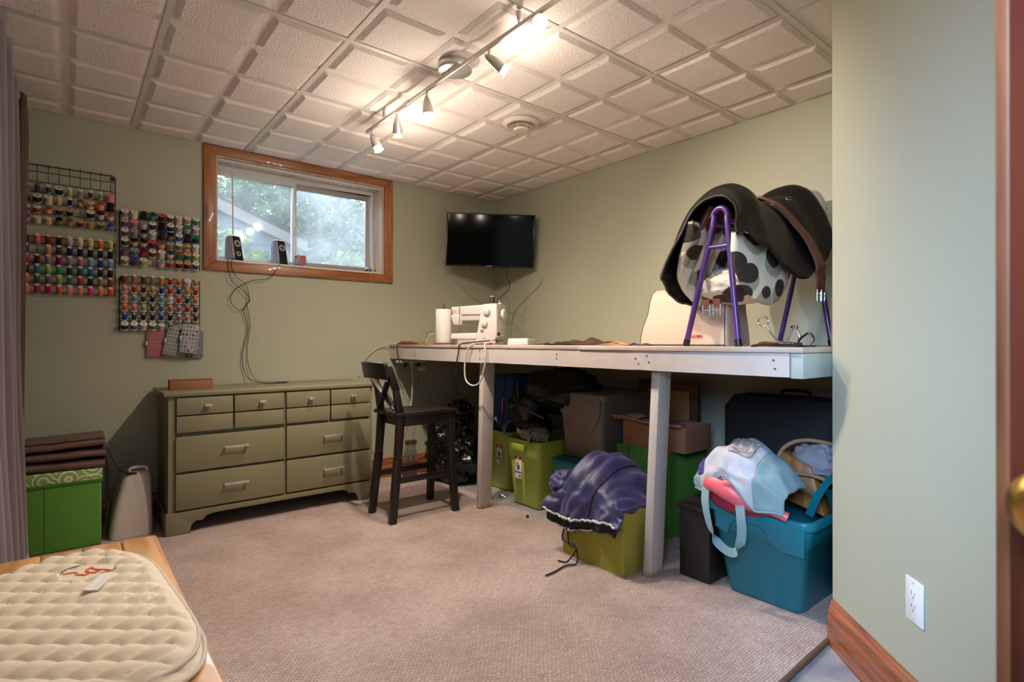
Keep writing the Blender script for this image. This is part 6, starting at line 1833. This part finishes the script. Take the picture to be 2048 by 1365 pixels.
MB().grid(lambda u, v: dome(0.12 + .62 * u, .72 + .28 * v), 36, 16).build('teal_back', M_bagt, sbg, world=True, smooth=True, solid=0.004)
MB().grid(lambda u, v: dome(0.74 + .26 * u, v), 18, 36).build('teal_side', M_bagt, sbg, world=True, smooth=True, solid=0.004)
MB().grid(lambda u, v: dome(0.12 * u, v), 8, 36).build('teal_side', M_bagt, sbg, world=True, smooth=True, solid=0.004)
MB().grid(lambda u, v: dome(0.09 + .07 * u, .30 + v * .38) + Vector((-.005, .003, .004)), 8, 16).build('purple_strip', mat('purple_print', (82, 52, 128), 0.8), sbg, world=True, smooth=True, solid=0.002)
MB().grid(lambda u, v: dome(0.46 + .22 * u, .50 + v * .28) + Vector((-.005, 0, .004)), 14, 12).build('printed_patch', mat('beige_speckled_print', (182, 172, 166), 0.8, rgb2=(96, 92, 96), vscale=70), sbg, world=True, smooth=True, solid=0.002)
MB().tube([dome(u / 40, 0.0) for u in range(41)], 0.005, 8).build('rim_binding', M_bagt, sbg, world=True, smooth=True)
hp = bez([(-0.955, -2.655, 0.455), (-0.975, -2.665, 0.38), (-0.972, -2.690, 0.28), (-0.965, -2.730, 0.228), (-0.965, -2.785, 0.222), (-0.972, -2.815, 0.29), (-0.978, -2.815, 0.38), (-0.955, -2.790, 0.470)], 50)
hs_ = []
for i, p in enumerate(hp):
    t = i / (len(hp) - 1)
    hs_.append(Vector((0.15, math.cos(t * math.pi), -0.0 + math.sin(t * math.pi) * 0.9)))
MB().ribbon(hp, hs_, 0.034, 0.003).build('handle', M_bagt, sbg, world=True, smooth=True)
# pink rubber toy inside the bag
pk = thing('pink_toy', 'coral pink rubber toy poking out of the canvas tote bag', 'toy', (-0.86, -2.80, 0.39))
M_pk = mat('coral_pink_rubber', (226, 96, 104), 0.4)
MB().tube(bez([(-0.93, -2.655, 0.455), (-0.95, -2.70, 0.470), (-0.955, -2.76, 0.450), (-0.94, -2.82, 0.420), (-0.92, -2.90, 0.405), (-0.90, -2.955, 0.385)], 30), [0.030 + 0.012 * math.sin(k / 30 * 5) for k in range(len(bez([(0, 0, 0), (1, 0, 0), (2, 0, 0), (3, 0, 0), (4, 0, 0), (5, 0, 0)], 30)))], 14).build('limb', M_pk, pk, world=True, smooth=True)
MB().tube(bez([(-0.945, -2.69, 0.440), (-0.968, -2.735, 0.468), (-0.968, -2.770, 0.488), (-0.955, -2.79, 0.480)], 16), [0.016, 0.018, 0.02, 0.021, 0.022, 0.022, 0.022, 0.021, 0.02, 0.019, 0.018, 0.016, 0.014, 0.012, 0.010, 0.006][:len(bez([(0, 0, 0), (1, 0, 0), (2, 0, 0), (3, 0, 0)], 16))], 12).build('arm', M_pk, pk, world=True, smooth=True)
MB().blob((-0.855, -2.76, 0.415), (0.09, 0.145, 0.075), 31, 0.10, 2, 28, 18).build('body', mat('raspberry_rubber', (168, 46, 74), 0.45), pk, world=True, smooth=True)
MB().tube([Vector((-0.975, -2.755 + .022 * math.cos(t), 0.520 + .022 * math.sin(t))) for t in [2 * math.pi * k / 20 for k in range(20)]], 0.005, 8, closed=True).build('ring', mat('pale_pink_ring', (222, 190, 196), 0.4), pk, world=True, smooth=True)
# wooden block, rope, cloth and strap in the bin
W_blk = wood('honey_wood_block', (126, 78, 36), (166, 108, 54), 'Z', 0.45)
wbk = MB().hexa([(-0.60, -2.965, .33), (-0.52, -2.965, .33), (-0.52, -2.80, .37), (-0.60, -2.80, .37), (-0.57, -2.900, .515), (-0.50, -2.900, .515), (-0.50, -2.770, .565), (-0.57, -2.770, .565)]).build('wooden_block', W_blk, bevel=0.004)
tag(wbk, 'tilted honey brown wooden block standing in the teal bin', 'wooden block')
gc = MB().blob((-0.50, -2.90, 0.53), (0.07, 0.11, 0.07), 41, 0.25, 2.4, 30, 20, ridge=.14).build('grey_cloth', mat('grey_cotton', (134, 130, 136), 0.9), smooth=True)
tag(gc, 'crumpled grey cloth behind the wooden block in teal bin', 'cloth')
cable('rope', [(-0.62, -2.77, 0.47), (-0.56, -2.78, 0.57), (-0.50, -2.84, 0.610), (-0.46, -2.95, 0.60), (-0.45, -3.03, 0.56)], 0.009, mat('tan_rope', (150, 116, 80), 0.8, bump=.6, bscale=90), 'tan rope arching over the back of teal bin', 'rope', n=30)
cable('rope', [(-0.62, -2.79, 0.50), (-0.60, -2.86, 0.487), (-0.595, -2.93, 0.485), (-0.57, -3.0, 0.46)], 0.008, mat('tan_rope', (150, 116, 80), 0.8, bump=.6, bscale=90), 'tan rope lying across the front of wooden block', 'rope', n=24)
tst = MB().ribbon(bez([(-0.74, -2.965, 0.365), (-0.73, -2.985, 0.43), (-0.71, -3.02, 0.50), (-0.68, -3.06, 0.55)], 16), (0.3, 0.8, -.3), 0.034, 0.006).build('teal_strap', M_teal, smooth=True)
tag(tst, 'flat teal strap sticking up at the right of teal bin', 'strap')
sc_ = thing('black_suitcase', 'black suitcase in deep shade behind the big teal bin', 'suitcase', (-0.15, -2.65, 0))
loft([(0.001, -0.28, -0.03, -2.98, -2.34, .03), (0.70, -0.28, -0.03, -2.98, -2.34, .03), (0.76, -0.26, -0.05, -2.95, -2.38, .03)]).build('shell', mat('black_suitcase_fabric', (9, 8, 8), 0.75), sc_, world=True, smooth=True)
MB().tube(bez([(-0.16, -2.60, 0.755), (-0.16, -2.60, 0.79), (-0.16, -2.72, 0.79), (-0.16, -2.72, 0.755)], 16), 0.008, 8).build('handle', M_black, sc_, world=True, smooth=True)
# small debris on the concrete by the totes
wr_ = MB().tube(bez([(-0.79, -1.00, -0.007), (-0.76, -0.97, 0.006), (-0.73, -1.00, -0.004), (-0.70, -0.96, 0.008), (-0.68, -1.0, -.007)], 30), 0.0022, 6).build('wire_piece', M_chrome, smooth=True)
tag(wr_, 'bent bit of bright wire on the concrete by table leg', 'wire')
pb_ = MB().blob((-0.86, -1.435, 0.008), (0.009, 0.008, 0.0085), 3, 0.3, 3, 10, 8).build('pebble', mat('dark_lint', (60, 42, 34), 0.9), smooth=True)
tag(pb_, 'tiny dark lump of dirt on carpet near the lime tote', 'debris')
